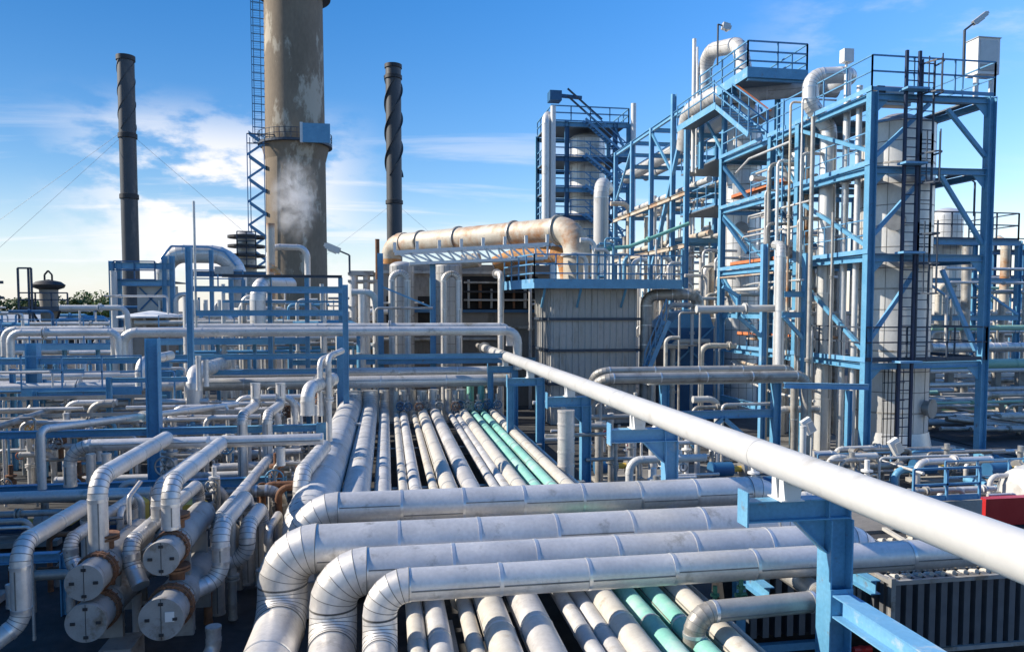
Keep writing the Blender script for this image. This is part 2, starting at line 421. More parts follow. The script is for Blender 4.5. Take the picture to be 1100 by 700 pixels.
# ================================================================== FOUR CROSS PIPES
def cross(label,ytop,ybot,xref,Y,pxL,pxR,r,m='jacket',right='down',R=None,run=True):
    zc=(ZY(ytop,Y,xref)+ZY(ybot,Y,xref))/2
    xl=XY(pxL,Y); xr=XY(pxR,Y); R=R or .5
    zl=zc-2*R-.02
    pts=[(xl,Y-6.0,zl),(xl,Y,zl),(xl,Y,zc),(xr,Y,zc)] if run else [(xl,Y,.1),(xl,Y,zc),(xr,Y,zc)]
    if right=='down': pts.append((xr,Y,.35))
    elif right=='far': pts+= [(xr,Y+4.5,zc),(xr,Y+4.5,.4)]
    return pipe(label,pts,r,R,m,'big jacketed pipes crossing above the rack',seg=40,gap=1.15,fancy=True,rbig=1.05,cat='cross pipe')
cross('farthest of the four big pipes crossing the rack, elbow dropping at both ends',520,553,600,13.2,322,838,.285,R=.60,run=False)
cross('second farthest big cross pipe with the fattest elbow at its left end',560,608,420,11.45,299,862,.345,R=.50)
cross('third big cross pipe from the back, its elbow between the other two elbows',582,628,520,10.62,354,936,.31,R=.47)
cross('nearest and slimmest of the four big pipes crossing the rack',600,636,600,9.42,405,1085,.205,R=.36,right='far')
# their support bent
for k,(y,lab) in enumerate(((10.4,'blue support beam carrying three cross pipes on the right'),(13.2,'blue support beam carrying the farthest cross pipe'))):
    rt=empty('pipe_support',(5.4,y,0),lab,'pipe support')
    zt=1.38 if k==0 else 1.5
    x0,x1=(4.98,7.2) if k==0 else (4.98,7.0)
    MB().ibeam((x0+.2,y-.9 if k==0 else y-.3,zt),(x0+.2,y+1.0 if k==0 else y+.3,zt),.15,.2).build('beam','blue',rt)
    MB().ibeam((x1-.4,y-.9 if k==0 else y-.3,zt),(x1-.4,y+1.0 if k==0 else y+.3,zt),.15,.2).build('beam','blue',rt)
    for x in (x0+.2,x1-.4): MB().ibeam((x,y,0),(x,y,zt-.102),.15,.15,up=(0,1,0)).build('leg','blue',rt)
# low loop pipe on the right of the rack (dips beside the near teal pipes)
zq=1.52
ya=onZ(820,653,zq).y; xa=XY(750,ya)
pipe('grey jacketed pipe with a tight elbow right of the near teal pipes',[(xa,ya,.2),(xa,ya,zq),(xa+1.9,ya+.12,zq),(xa+1.9,ya+2.0,zq)],.135,.27,'jacket_old',seg=28,gap=1.3,fancy=True)
b=MB(); xv,yv=onZ(800,632,1.5).x,onZ(800,632,1.5).y
for (px,py) in ((768,640),(796,632)):
    q=onY(px,py,9.3); q.z-=.02
    rt=empty('green_valve',(q.x,q.y,1.7),'small green valve hanging below the nearest cross pipe, '+('left' if px<780 else 'right')+' of the two','valve','green valves below the nearest cross pipe')
    MB().tube((q.x,q.y,q.z-.14),(q.x,q.y,q.z+.16),.03,12).ringat((q.x,q.y,q.z+.04),(0,0,1),.06,.03,14).build('body','green_dark',rt)
    MB().tube((q.x-.08,q.y,q.z-.06),(q.x+.08,q.y,q.z-.06),.03,10).build('cross_body','green_dark',rt)
    MB().lathe((q.x,q.y-.09,q.z-.06),[(.04,-.008),(.055,0),(.04,.008)],16,axis='y').build('handwheel','green_dark',rt)

# ================================================================== LONG WHITE PIPE AND ITS GALLOWS
XW,ZW,RW=4.80,CH-1.885,.20
rt=empty('overhead_pipe',(XW,20,ZW),'smooth white overhead pipe running the length of the rack towards the camera','overhead pipe')
MB().tube((XW,.6,ZW),(XW,37.2,ZW),RW,48).build('jacket','white',rt)
b=MB(); y=3.0
while y<37: b.ringat((XW,y,ZW),(0,1,0),RW+.004,.035,48); y+=6.1
b.build('weld_ring','white',rt)
MB().tube((XW,37.2,ZW),(XW,38.2,ZW),RW,24,r2=.13).tube((XW,38.2,ZW),(XW,40.2,ZW),.13,24).build('reducer','jacket',rt)
MB().ringat((XW,37.15,ZW),(0,1,0),.30,.09,24).build('flange','steel',rt)
ZA=ZW-RW-.215                                           # top of every gallows arm
def gallows(label,Y,pxtip,pxright,m,left=None,post=.26):
    x1=XY(pxright,Y); x0=XY(pxtip,Y); h=.26; zt=ZA
    xp=x1-post/2
    rt=empty('gallows_support',(xp,Y,0),label,'pipe support','blue gallows supports under the white pipe')
    MB().ibeam((xp,Y,0),(xp,Y,zt-h-.003),post,post,.02,up=(1,0,0)).build('post',m,rt)
    MB().ibeam((x0,Y,zt-h/2),(x1,Y,zt-h/2),.2,h,.018).build('arm',m,rt)
    MB().box(x0-.025,Y-.13,zt-h-.04,x0-.003,Y+.13,zt+.12).build('end_plate',m,rt)
    st=MB(); st.box(x1-.014,Y-.095,zt-h+.02,x1-.002,Y+.095,zt-.02).box(xp-post/2,Y-.095,zt-h+.02,xp-post/2+.012,Y+.095,zt-.02); st.build('stiffener',m,rt)
    if left is None:
        k=.42; q=xp-post/2-.003
        MB().prism([(q,Y-.012,zt-h-.004),(q,Y-.012,zt-h-k),(q-k,Y-.012,zt-h-.004)],(0,.024,0)).build('haunch',m,rt)
        MB().bar((q,Y,zt-h-k),(q-k,Y,zt-h-.01),.18,.018,up=(-1,0,-1)).build('haunch_flange',m,rt)
    else:
        xl=XY(left,Y)+.1; MB().ibeam((xl,Y,0),(xl,Y,zt-h-.003),.22,.22,.018,up=(1,0,0)).build('post',m,rt)
    for dy in (-.09,.09):
        s=MB()
        s.prism([(XW-.10,Y+dy-.07,zt+.016),(XW+.10,Y+dy-.07,zt+.016),(XW+.13,Y+dy-.07,ZW-.12),(XW-.13,Y+dy-.07,ZW-.12)],(0,.012,0))
        s.box(XW-.105,Y+dy-.06,zt+.016,XW-.09,Y+dy+.06,ZW-.14).box(XW+.09,Y+dy-.06,zt+.016,XW+.105,Y+dy+.06,ZW-.14)
        s.build('pipe_shoe','white_metal',rt)
    MB().box(XW-.15,Y-.17,zt+.002,XW+.15,Y+.17,zt+.015).build('shoe_plate','white_metal',rt)
    return xp
xg=gallows('nearest blue gallows post holding up the white pipe, sunlit on its left flange',8.45,803,915,'blue',post=.30)
gallows('pale blue gallows support just beyond the four cross pipes',14.0,656,728,'blue_pale')
gallows('third blue gallows support from the camera, beside the rack edge beam',19.5,588,634.5,'blue')
gallows('two legged blue portal under the far part of the white pipe',25.1,545,584.5,'blue',left=545)
gallows('farthest blue support of the white pipe, near the tall pale casing',30.6,524,556,'blue',left=524)
zb=ZY(657,8.1,905)
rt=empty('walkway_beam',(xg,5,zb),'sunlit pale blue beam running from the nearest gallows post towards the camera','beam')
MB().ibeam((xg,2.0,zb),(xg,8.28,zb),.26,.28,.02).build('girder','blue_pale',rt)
MB().box(xg-.15,8.284,zb-.2,xg+.15,8.298,zb+.2).build('end_plate','blue',rt)

# white shoe block next to farthest cross pipe (hanging bracket)
# ================================================================== RADIATOR BANK lower right
Yr=9.7
xr0=XY(968,Yr); xr1=xr0+3.4; zr1=ZY(617,Yr,968); yr1=Yr+1.9
rt=empty('cooler_bank',((xr0+xr1)/2,Yr,0),'dark finned cooler with a dusty open top beside the nearest gallows post','cooler')
b=MB()
n=19
for i in range(n):
    x=xr0+(xr1-xr0)*i/(n-1); b.box(x-.05,Yr-.09,.35,x+.05,Yr+.10,zr1-.06)
for i in range(9):
    y=Yr+.14+(yr1-Yr-.2)*i/8; b.box(xr0-.09,y-.045,.35,xr0+.10,y+.045,zr1-.06)
b.build('fins','fin',rt)
MB().box(xr0+.08,Yr+.08,.3,xr1-.08,yr1-.08,zr1-.12).build('tank_body','black',rt)
b=MB()
for z in (.36,zr1-.07): b.bar((xr0-.1,Yr-.1,z),(xr1+.1,Yr-.1,z),.06,.06).bar((xr0-.1,Yr-.1,z),(xr0-.1,yr1,z),.06,.06)
b.bar((xr0-.1,Yr-.1,.0),(xr0-.1,Yr-.1,zr1),.07,.07).bar((xr1,Yr-.1,.0),(xr1,Yr-.1,zr1),.07,.07).bar((xr0-.1,yr1,.0),(xr0-.1,yr1,zr1),.07,.07)
b.build('corner_frame','cover',rt)
for j in range(7):
    y=Yr+.12+(yr1-Yr-.3)*j/6; b=MB()
    b.box(xr0-.02,y-.02,zr1-.112,xr1,y+.02,zr1-.09)
    for i in range(n*2-1):
        x=xr0+(xr1-xr0)*i/(n*2-2)
        b.tube((x,y-.06,zr1-.10+.05*((i+j)%2)),(x,y+.07,zr1-.09),.042,8)
    b.build('tube_row','fin_top',rt)
b=MB()
for y in (Yr+.5,Yr+1.2): b.bar((xr0+.6,y,zr1+.04),(xr1,y+.1,zr1+.04),.07,.05)
for x in (xr0+.9,xr0+1.9): b.bar((x,Yr+.2,zr1+.08),(x+.3,yr1,zr1+.08),.07,.05)
b.build('top_bracing','fin_top',rt)
q=empty('cooler_bank',(xr0-1.4,Yr+.9,0),'darker second cooler half hidden behind the nearest gallows post','cooler')
b=MB()
for i in range(9):
    x=xr0-1.75+.2*i; b.box(x-.05,Yr+.8,.3,x+.05,Yr+1.0,1.55)
b.build('fins','fin',q); MB().box(xr0-1.8,Yr+1.0,.25,xr0-.15,Yr+2.2,1.5).build('tank_body','black',q)
MB().bar((xr0-1.9,Yr+.85,.12),(xr0-.12,Yr+.85,.12),.1,.12).build('skid','blue',q)
q=onZ(926,697,.3); rt=empty('red_hydrant',(q.x,q.y,0),'small red fitting on the ground at the foot of the nearest gallows post','hydrant')
MB().tube((q.x,q.y,0),(q.x,q.y,.34),.06,12).build('riser','red',rt); MB().tube((q.x-.14,q.y,.3),(q.x+.14,q.y,.3),.05,12).build('outlet','red',rt)

# ================================================================== TANK TRUCK right edge
Yt=16.2
xt=XY(1066,Yt-.15)
rt=empty('tank_truck',(xt+2,Yt,0),'red truck with a white tank, cut by the right edge of the picture','truck')
zt0=ZY(551,Yt,1080); ztm=ZY(534,Yt,1080); zt1=ZY(513,Yt,1090)
MB().lathe((XY(1061,Yt+1.4)+4.25,Yt+1.4,zt1-.98),[(.02,-3.35),(.5,-3.3),(.85,-3.05),(.98,-2.6),(.98,2.6),(.7,3.1),(.02,3.3)],32,axis='x').build('tank','white',rt)
MB().box(xt,Yt-.15,zt0-.25,xt+2.1,Yt+.1,ztm+.02).build('body','red',rt)
MB().box(xt+2.16,Yt-.15,zt0-.25,xt+5.4,Yt+.1,ztm+.02).build('body','red',rt)
for i,x in enumerate((xt+2.2,xt+3.4,xt+4.6)):
    w=MB().lathe((x,Yt-.16,.5),[(.02,-.04),(.3,-.04),(.48,-.03),(.5,0),(.5,.26),(.3,.28)],24,axis='y').build('wheel','tyre',rt)
    MB().lathe((x,Yt-.215,.5),[(.02,-.01),(.22,-.01),(.24,.02)],16,axis='y').build('rim','lamp',w)
b=MB(); 
for k in range(8):
    a=PI*k/8; a2=PI*(k+1)/8
    b.bar((xt+2.2+.56*math.cos(a),Yt-.2,.55+.56*math.sin(a)),(xt+2.2+.56*math.cos(a2),Yt-.2,.55+.56*math.sin(a2)),.12,.03,up=(math.cos(a),0,math.sin(a)))
b.build('mudguard','lamp',rt)
MB().bar((xt+1.5,Yt-.2,zt0+.2),(xt+2.3,Yt-.25,zt1+.25),.04,.04).build('hose_rail','rail',rt)
# low wall and blue guard rail in front of the truck
Yw=15.4; xa,xb=XY(990,Yw),XY(1062,Yw)
tag(MB().box(xa,Yw,0,xb,Yw+.3,ZY(538,Yw,1020)).build('low_wall','concrete'),'short concrete wall behind the white pipe next to the red truck','wall')
zw=ZY(538,Yw,1020)
b=MB(); railing_mb(b,[(xa,Yw+.1,zw+.001),(xb,Yw+.1,zw+.001)],h=.75,gap=.7,t=.05,rails=(1.0,.5),kick=True)
tag(b.build('guard_rail','rail'),'blue guard rail standing on the short concrete wall','railing')

# added building, unseen left of the frame, placed to shade the exchanger yard
rt=empty('added_shade_building',(-13.5,10.5,0),'tall grey service building left of the heat exchangers, outside the picture','building')
MB().box(-16,4.0,0,-11.2,21.0,6.2).build('wall','concrete',rt)
MB().box(-16.2,3.8,6.204,-11.0,21.2,6.4).build('roof','roofing',rt)
for y in (5.5,9.0,12.5): MB().box(-11.195,y,2.2,-11.15,y+1.6,3.8).build('window','gap',rt)
MB().box(-11.195,15,.02,-11.15,16,2.2).build('door','blue',rt)
# ================================================================== LEFT YARD: blue bents
YB=20.0
def zb_(py,Y=YB): return ZY(py,Y)
def bent(name,label,posts,beams,Y,m='blue',w=.3,bw=.18,bh=.17,group=None):
    rt=empty(name,(sum(p[0] for p in posts)/len(posts),Y,0),label,'pipe support',group)
    for (x,zt) in posts: MB().ibeam((x,Y,0),(x,Y,zt),w,w,.02,up=(1,0,0)).build('post',m,rt)
    for (x0,x1,z) in beams: MB().ibeam((x0,Y+.003,z),(x1,Y+.003,z),bw,bh,.016).build('beam',m,rt)
    return rt
xp1,xp2,xp3=XY(163,YB),XY(367,YB),XY(549,YB)
bent('pipe_bent','tall blue post left of the low rack with a low cross beam',
     [(xp1,zb_(362)),(XY(345,YB),zb_(452))],
     [(xp1+.16,XY(345,YB)-.16,zb_(457)),(xp1-7,xp1-.16,zb_(457))],YB)
YP=30.2
bent('pipe_bent','stout blue post and thin cross beams at the far end of the low rack',
     [(XY(367.5,YP),ZY(361,YP)),(XY(176,YP),ZY(376,YP))],
     [(XY(176,YP)+.2,XY(367.5,YP)-.22,ZY(381.5,YP)),(XY(176,YP)+.2,XY(367.5,YP)-.22,ZY(397.5,YP)),(XY(367.5,YP)+.22,XY(540,YP),ZY(383,YP))],YP,w=.42,bw=.2,bh=.2)
bent('pipe_bent','low blue bent in front of the lowest pipes, behind the heat exchangers',
     [(XY(-40,18.6),zb_(508,18.6)),(XY(300,18.6),zb_(508,18.6))],[(XY(-40,18.6)+.1,XY(300,18.6)-.1,zb_(511.5,18.6))],18.6,w=.2,bw=.18,bh=.2)
bent('pipe_bent','lower left blue bent at the picture edge above the dark yard',
     [(XY(-30,14),zb_(577,14)),(XY(62,14),zb_(577,14))],[(XY(-30,14)+.1,XY(62,14)-.1,zb_(580,14))],14.0,w=.15,bw=.15,bh=.16)
# far blue bents behind (Y 27)
YF=27.5
bent('pipe_bent','stout blue post pair at the far left below the thin white pipe',
     [(XY(34,YF),zb_(366,YF)),(XY(-30,YF),zb_(366,YF))],[(XY(34,YF)+.2,XY(163,YF),zb_(384,YF)),(XY(-30,YF)+.16,XY(34,YF)-.2,zb_(384,YF))],YF,w=.36,bw=.2,bh=.2)
bent('pipe_bent','blue post with beam behind the near bent, right of its left post',
     [(XY(204,YF+1),zb_(268,YF+1)),(XY(371,YF+1),zb_(306,YF+1))],[(XY(204,YF+1)+.2,XY(371,YF+1)-.2,zb_(336,YF+1)),(XY(204,YF+1)+.2,XY(371,YF+1)-.2,zb_(311,YF+1))],YF+1,w=.2,bw=.2,bh=.2)
# thin mast
q=onY(209,262,YF+1.2); tag(MB().tube((q.x,q.y,q.z-3.0),(q.x,q.y,ZY(216,YF+1.2,209)),.045,8).build('mast','lamp'),'thin grey mast rising from the blue post on the left','mast')

# ------------------------------------------------------------------ X-running pipe levels
def xpipe(label,py,Y,px0,px1,D,m='jacket',ends=(None,None),R=None,pxref=None,group=None,gap=2.2,**k):
    z=ZY(py,Y,pxref if pxref is not None else (px0+px1)/2); x0=XY(px0,Y); x1=XY(px1,Y)
    pts=[(x0,Y,z),(x1,Y,z)]
    if ends[0] is not None: pts=[(x0+ends[0][0],Y+ends[0][1],z+ends[0][2])]+pts
    if ends[1] is not None: pts=pts+[(x1+ends[1][0],Y+ends[1][1],z+ends[1][2])]
    return pipe(label,pts,D/2,R,m,group,gap=gap,**k)
G='long pipes crossing the yard side to side'
xpipe('long pale pipe at eye level above the near bent, elbow dropping at its left end',356,30.6,131,556,.37,'jacket',((0,0,-1.0),(0,0,-1.6)),group=G,seg=20)
xpipe('long bluish shaded pipe just behind the pale eye level pipe',351.5,31.3,200,548,.34,'jacket_dull',(None,(0,0,-.8)),group=G)
xpipe('thin pale eye level pipe at the far left with a dropped left end',357,30.4,10,127,.27,'jacket',((0,0,-1.0),(0,0,-1.0)),group=G)
xpipe('parallel left pipe end nested behind the thin pale eye level pipe',354,31.2,4,122,.28,'jacket_dull',((0,0,-1.0),(0,0,-1.0)),group=G)
xpipe('lower fat silver pipe spanning from the picture edge past the rack end',412.5,31.0,-60,547,.50,'jacket',group=G,seg=24,gap=2.6,fancy=True)
xpipe('upper fat silver pipe directly behind the lower fat silver one',402.5,32.4,-60,552,.46,'jacket',group=G,seg=24,gap=2.6,fancy=True)
xpipe('left fat pipe in front of the silver pair, dropping right behind the near post',416,27.0,-50,196,.34,'jacket',(None,(0,3.0,.5)),group=G,seg=20)
xpipe('narrow dull pipe under the near bent middle beam on the left',464,YB+.3,-50,342,.16,'jacket_dull',group=G)
xpipe('silver pipe with a rounded left elbow below the middle blue beam',475,15.3,70,344,.225,'jacket',((0,0,-.75),None),R=.36,group=G,seg=24,fancy=True)
xpipe('thin grey pipe above the lower blue beam at far left',440,24,-40,250,.12,'jacket_old',group=G)
xpipe('grey pipe just below the lower blue beam on the left',533,17.4,-60,158,.26,'jacket',group=G,seg=20)
xpipe('grey pipe below the lower blue beam ending in a right elbow near the rack',523,17.4,190,238,.22,'jacket_old',(None,(0,0,-1.0)),R=.4,group=G,seg=20)
xpipe('thin grey pipe behind the upper heat exchangers',552,15.2,-40,60,.12,'jacket_old',group=G)
# inverted U at px 255-300
z=ZY(527,16.4,275); x0,x1=XY(256,16.4),XY(299,16.4)
pipe('inverted U pipe with ribbed elbows left of the farthest cross pipe elbow',[(x0,16.4,z-.9),(x0,16.4,z),(x1,16.4,z),(x1,16.4,z-.8)],.12,.3,'jacket_old',seg=20,gap=.3,fancy=True)
# S bends
for k,(px,lab) in enumerate(((268,'left one of two twin S bend silver pipes on the bent'),(295,'right one of two twin S bend silver pipes on the bent'))):
    Y=YB-.35; xt,xb=XY(px+5,Y+1.4),XY(px-10,Y)
    pipe(lab,[(xb,Y,zb_(506,Y)),(xb,Y,zb_(442,Y)),(xt,Y+1.4,zb_(432,Y+1.4)),(xt,Y+1.4,zb_(410,Y+1.4))],.125,.22,'jacket','twin S bend pipes',seg=20,gap=1.2,fancy=True)
for k,(px,y0,y1,lab) in enumerate(((343,386,445,'left of two slim vertical pipes beside the right near post'),(352,382,472,'right of two slim vertical pipes beside the right near post'))):
    Y=YB-.3; pipe(lab,[(XY(px,Y),Y,zb_(y1,Y)),(XY(px,Y),Y,zb_(y0,Y)),(XY(px,Y)+.3,Y+.8,zb_(y0-4,Y))],.075,.2,'jacket','slim vertical pipes by the right near post',gap=.9)
pipe('ribbed pipe hooking down in front of the lower fat silver pipe',[(XY(329,19),19,zb_(444,19)),(XY(329,19),19,zb_(416,19)),(XY(329,19)+.5,20.5,zb_(412,19))],.17,.3,'jacket',seg=20,gap=.22)
pipe('fat ribbed drop leg left of the middle of the yard',[(XY(206,26),26,zb_(445,26)),(XY(206,26),26,zb_(398,26)),(XY(206,26),31,zb_(398,26))],.25,.5,'jacket',seg=20,gap=.4)
pipe('short hooked pipe rising over the fat silver pipe by the near left post',[(XY(149,26),26,zb_(412,26)),(XY(149,26),26,zb_(386,26)),(XY(149,26)+.4,28,zb_(383,26))],.16,.35,'jacket',seg=20,gap=.5)
for k,(px,y0,y1,lab) in enumerate(((158,378,412,'thin vertical pipe touching the near left post'),(212,380,416,'vertical pipe dropping through the near bent beams, left of two'),(220,384,412,'vertical pipe dropping through the near bent beams, right of two'),(93,478,507,'left stub pipe under the silver pipe with the rounded elbow'),(110,478,507,'right stub pipe under the silver pipe with the rounded elbow'),(299,477,496,'small pipe hanging under the right part of the silver pipe'))):
    Y=15.3 if y0>450 else YB+3; pipe(lab,[(XY(px,Y),Y,zb_(y1,Y)),(XY(px,Y),Y,zb_(y0,Y))],.075 if k<3 else .085,None,'jacket',gap=.6)
# vertical pipe at x=43
q=onY(43,450,17.5); pipe('slim vertical pipe with a long sloping upper run at far left',[(q.x,17.5,zb_(512,17.5)),(q.x,17.5,zb_(452,17.5)),(q.x+2.9,23.5,zb_(431,23.5))],.085,.16,'jacket',gap=1.0)
pipe('slim grey pipe sloping up behind the far left vertical pipe',[(XY(-20,20),20,zb_(452,20)),(XY(80,26),26,zb_(425,26)),(XY(140,31),31,zb_(412,31))],.09,.2,'jacket_old')

# Y-running pipes under the left yard (they come toward the camera and drop)
def drop(label,px,pyc,Y,D,pybot,m='jacket',butt=False,yfar=16.2,R=None,fancy=True,group='pipes dropping towards the heat exchangers',jog=None):
    x=XY(px,Y); z=ZY(pyc,Y,px); zb=ZY(pybot,Y,px)
    pts=[(x,yfar,.15),(x,yfar,z-.05),(x,Y,z),(x,Y,zb)]
    if butt: pts=[(x,yfar,z)]+pts[2:]
    if jog: pts.append((x+jog[0],Y+jog[1],zb+jog[2]))
    return pipe(label,pts,D/2,R or D*1.15,m,group,seg=28 if fancy else 16,gap=.8,fancy=fancy,cat='pipe')
drop('bright silver pipe bending down onto the left heat exchanger stack',99,514,11.75,.27,594,yfar=15.22,butt=True)
drop('bright silver pipe bending down onto the right heat exchanger stack',178,520,11.75,.26,566,yfar=15.22,butt=True)
drop('second silver elbow pipe tucked behind the right stack drop pipe',166,524,12.6,.25,556,yfar=15.22,butt=True)
drop('thick pipe elbow dropping at the far left picture edge',12,586,11.0,.25,668,yfar=13.4,jog=(-.5,-.4,-.35))
drop('silver S pipe sweeping from the rack side into the upper right exchanger',232,566,12.4,.27,621,yfar=14.7,jog=(-.62,-.55,-.12))
drop('second S pipe sweeping behind it into the upper right exchanger',261,566,13.2,.27,600,yfar=14.7,jog=(-1.5,0,-.08))
drop('shaded pipe dropping low behind the right exchanger stack',228,560,13.6,.23,672,yfar=20,jog=(-.7,-.4,-.12))
drop('small vertical pipe close to the farthest cross pipe elbow',284,570,14.2,.16,640,yfar=15.6,fancy=False)
drop('short bent pipe left of the left exchanger stack',68,580,12.2,.2,600,yfar=15,jog=(.35,-.3,-.4))
drop('short silver hook pipe right of the left exchanger stack',134,583,11.9,.24,606,yfar=16,jog=(.18,-.2,-.25))
drop('slim bracket pipe between the two exchanger stacks',123,547,13.6,.11,575,yfar=13.9,fancy=False,jog=(-.35,0,0))
pipe('thin silver instrument pipe with a cranked top between the drop pipes',[(XY(133,13),13,zb_(580,13)),(XY(133,13),13,zb_(523,13)),(XY(146,13.4),13.4,zb_(508,13.4))],.035,.08,'jacket',bands=False)
pipe('thin grey stay between the drop pipes and the farthest elbow',[(XY(230,16),16,zb_(545,16)),(XY(230,16),16,zb_(508,16))],.05,None,'jacket_old',bands=False)
pipe('silver riser elbow right behind the thick left rack pipe',[(XY(321,15.5),15.5,.2),(XY(321,15.5),15.5,ZY(506,15.5)),(XY(321,15.5)+.2,18.5,ZY(506,15.5))],.17,.35,'jacket',seg=24,gap=.5,fancy=True)

# ------------------------------------------------------------------ heat exchangers
def exchanger(label,px,py,r,Y,L=2.4,placard=False,top=True):
    c=onY(px,py,Y); x,z=c.x,c.z
    rt=empty('heat_exchanger',(x,Y+.6,max(.0,z-r-.3)),label,'heat exchanger','stacked heat exchangers')
    MB().lathe((x,Y,z),[(r*.93,.12),(r*.93,L),(r*.6,L+.2),(.001,L+.25)],32,axis='y').build('shell','cover',rt)
    MB().lathe((x,Y,z),[(.001,0),(r*.985,0),(r,.012),(r,.075),(r*.9,.08)],40,axis='y').build('end_cover','cover',rt)
    for yy in (.42,.50): MB().lathe((x,Y,z),[(r*.9,yy),(r*1.07,yy),(r*1.07,yy+.05),(r*.9,yy+.05)],36,axis='y',smooth=False).build('flange','rust',rt)
    for k in range(20):
        pass
    b=MB()
    for k in range(18):
        a=2*PI*k/18; b.tube((x+math.cos(a)*r*1.015,Y+.38,z+math.sin(a)*r*1.015),(x+math.cos(a)*r*1.015,Y+.6,z+math.sin(a)*r*1.015),.014,6)
    b.build('flange_bolts','rust',rt)
    MB().lathe((x,Y,z),[(r*.9,.72),(r*.97,.72),(r*.97,.78),(r*.9,.78)],36,axis='y',smooth=False).build('shell_band','steel',rt)
    b=MB()
    for dx,dz in ((0,.72),(0,-.72),(.6,0),(-.6,0)): b.box(x+dx*r-.03,Y-.018,z+dz*r-.02,x+dx*r+.03,Y-.001,z+dz*r+.02)
    b.bar((x,Y-.004,z-r*.95),(x,Y-.004,z+r*.95),.006,.006,up=(0,1,0))
    b.build('cover_lugs','black',rt)
    if placard: MB().box(x+r*.18,Y-.014,z-r*.12,x+r*.58,Y-.002,z+r*.34).build('name_plate','white_metal',rt)
    if top:
        MB().tube((x,Y+.85,z+r*.85),(x,Y+.85,z+r+.16),.11,16).build('nozzle','rust',rt)
        b=MB(); b.ringat((x,Y+.85,z+r+.12),(0,0,1),.19,.035,20); b.ringat((x,Y+.85,z+r+.17),(0,0,1),.19,.035,20); b.build('nozzle_flange','rust',rt)
    for yy in (.9,2.0): MB().box(x-r*.7,Y+yy-.05,max(0,z-r-.3),x+r*.7,Y+yy+.05,z-r*.8).build('saddle','steel',rt)
    return rt
exchanger('upper exchanger of the left stack, grey round end cover',90,626,.255,11.0)
exchanger('lower exchanger of the left stack, grey round end cover near the ground',92,669,.275,11.0)
exchanger('upper exchanger of the right stack, smaller grey end cover',173,600,.245,11.2)
exchanger('lower exchanger of the right stack, largest end cover with a small white plate',173,665,.305,11.0,placard=True)
q=onY(121,677,11.4); tag(MB().box(q.x-.2,11.4,0,q.x+.24,12.0,.42).build('junction_box','cover'),'low grey concrete block beside the lower left exchanger','block')
pipe('rusty elbow pipe under the lower left exchanger',[(XY(70,10.9),10.9,.45),(XY(70,10.9),10.9,.12),(XY(100,10.9),10.9,.12)],.1,.14,'rust',bands=False)
pipe('silver drain pipe with a flange beside the lower right exchanger',[(XY(222,11.6),11.6,.6),(XY(222,11.6),11.6,.16),(XY(196,11.2),11.2,.16)],.11,.2,'jacket',gap=.3)
for k,(px,py,lab) in enumerate(((144,550,'left yellow machine guard behind the drop pipes'),(208,551,'right yellow machine guard, mostly hidden behind a drop pipe'),(76,553,'small yellow cover at the left behind the exchanger stack'))):
    q=onY(px,py,16.8); s=.22 if k<2 else .12
    rt=empty('yellow_guard',(q.x,q.y,0),lab,'machine guard','yellow guards in the dark yard')
    MB().box(q.x-s,q.y-.3,q.z-s*1.1,q.x+s,q.y+.3,q.z+s*.8).prism([(q.x-s,q.y-.3,q.z+s*.8),(q.x+s,q.y-.3,q.z+s*.8),(q.x+s*.4,q.y-.3,q.z+s*1.2),(q.x-s*.4,q.y-.3,q.z+s*1.2)],(0,.6,0)).build('cover','yellow',rt)
    MB().box(q.x-s*.8,q.y-.2,0,q.x+s*.8,q.y+.2,q.z-s*1.1-.002).build('stand','black',rt)
# pump sets in the dark yard
def pump(label,x,y,a=0,s=1.0,group='pump sets on the yard floor'):
    rt=empty('pump_set',(x,y,.08),label,'pump',group)
    MB().box(x-.75*s,y-.3*s,.08,x+.75*s,y+.3*s,.2).build('baseplate','concrete',rt)
    MB().tube((x-.7*s,y,.55*s),(x-.05*s,y,.55*s),.22*s,18).ringat((x-.7*s,y,.55*s),(1,0,0),.24*s,.05,18).build('motor','blue_dark',rt)
    MB().tube((x-.05*s,y,.55*s),(x+.25*s,y,.55*s),.09*s,12).build('coupling','yellow',rt)
    MB().tube((x+.25*s,y,.55*s),(x+.55*s,y,.55*s),.26*s,20).ringat((x+.4*s,y,.55*s),(1,0,0),.3*s,.05,20).build('casing','steel',rt)
    MB().tube((x+.4*s,y,.6*s),(x+.4*s,y,1.25*s),.08*s,12).ringat((x+.4*s,y,1.1*s),(0,0,1),.15*s,.04,14).build('discharge','steel',rt)
    return rt
for k,(x,y) in enumerate(((-9.5,14.2),(-7.6,14.6),(-10.5,17.5),(-8.0,18.2),(-5.4,17.8))):
    pump('pump with a blue motor, '+('at the picture edge','behind the left exchanger stack','far left under the lowest blue beam','under the lowest blue beam left of the near post','under the lowest blue beam right of the near post')[k],x,y)
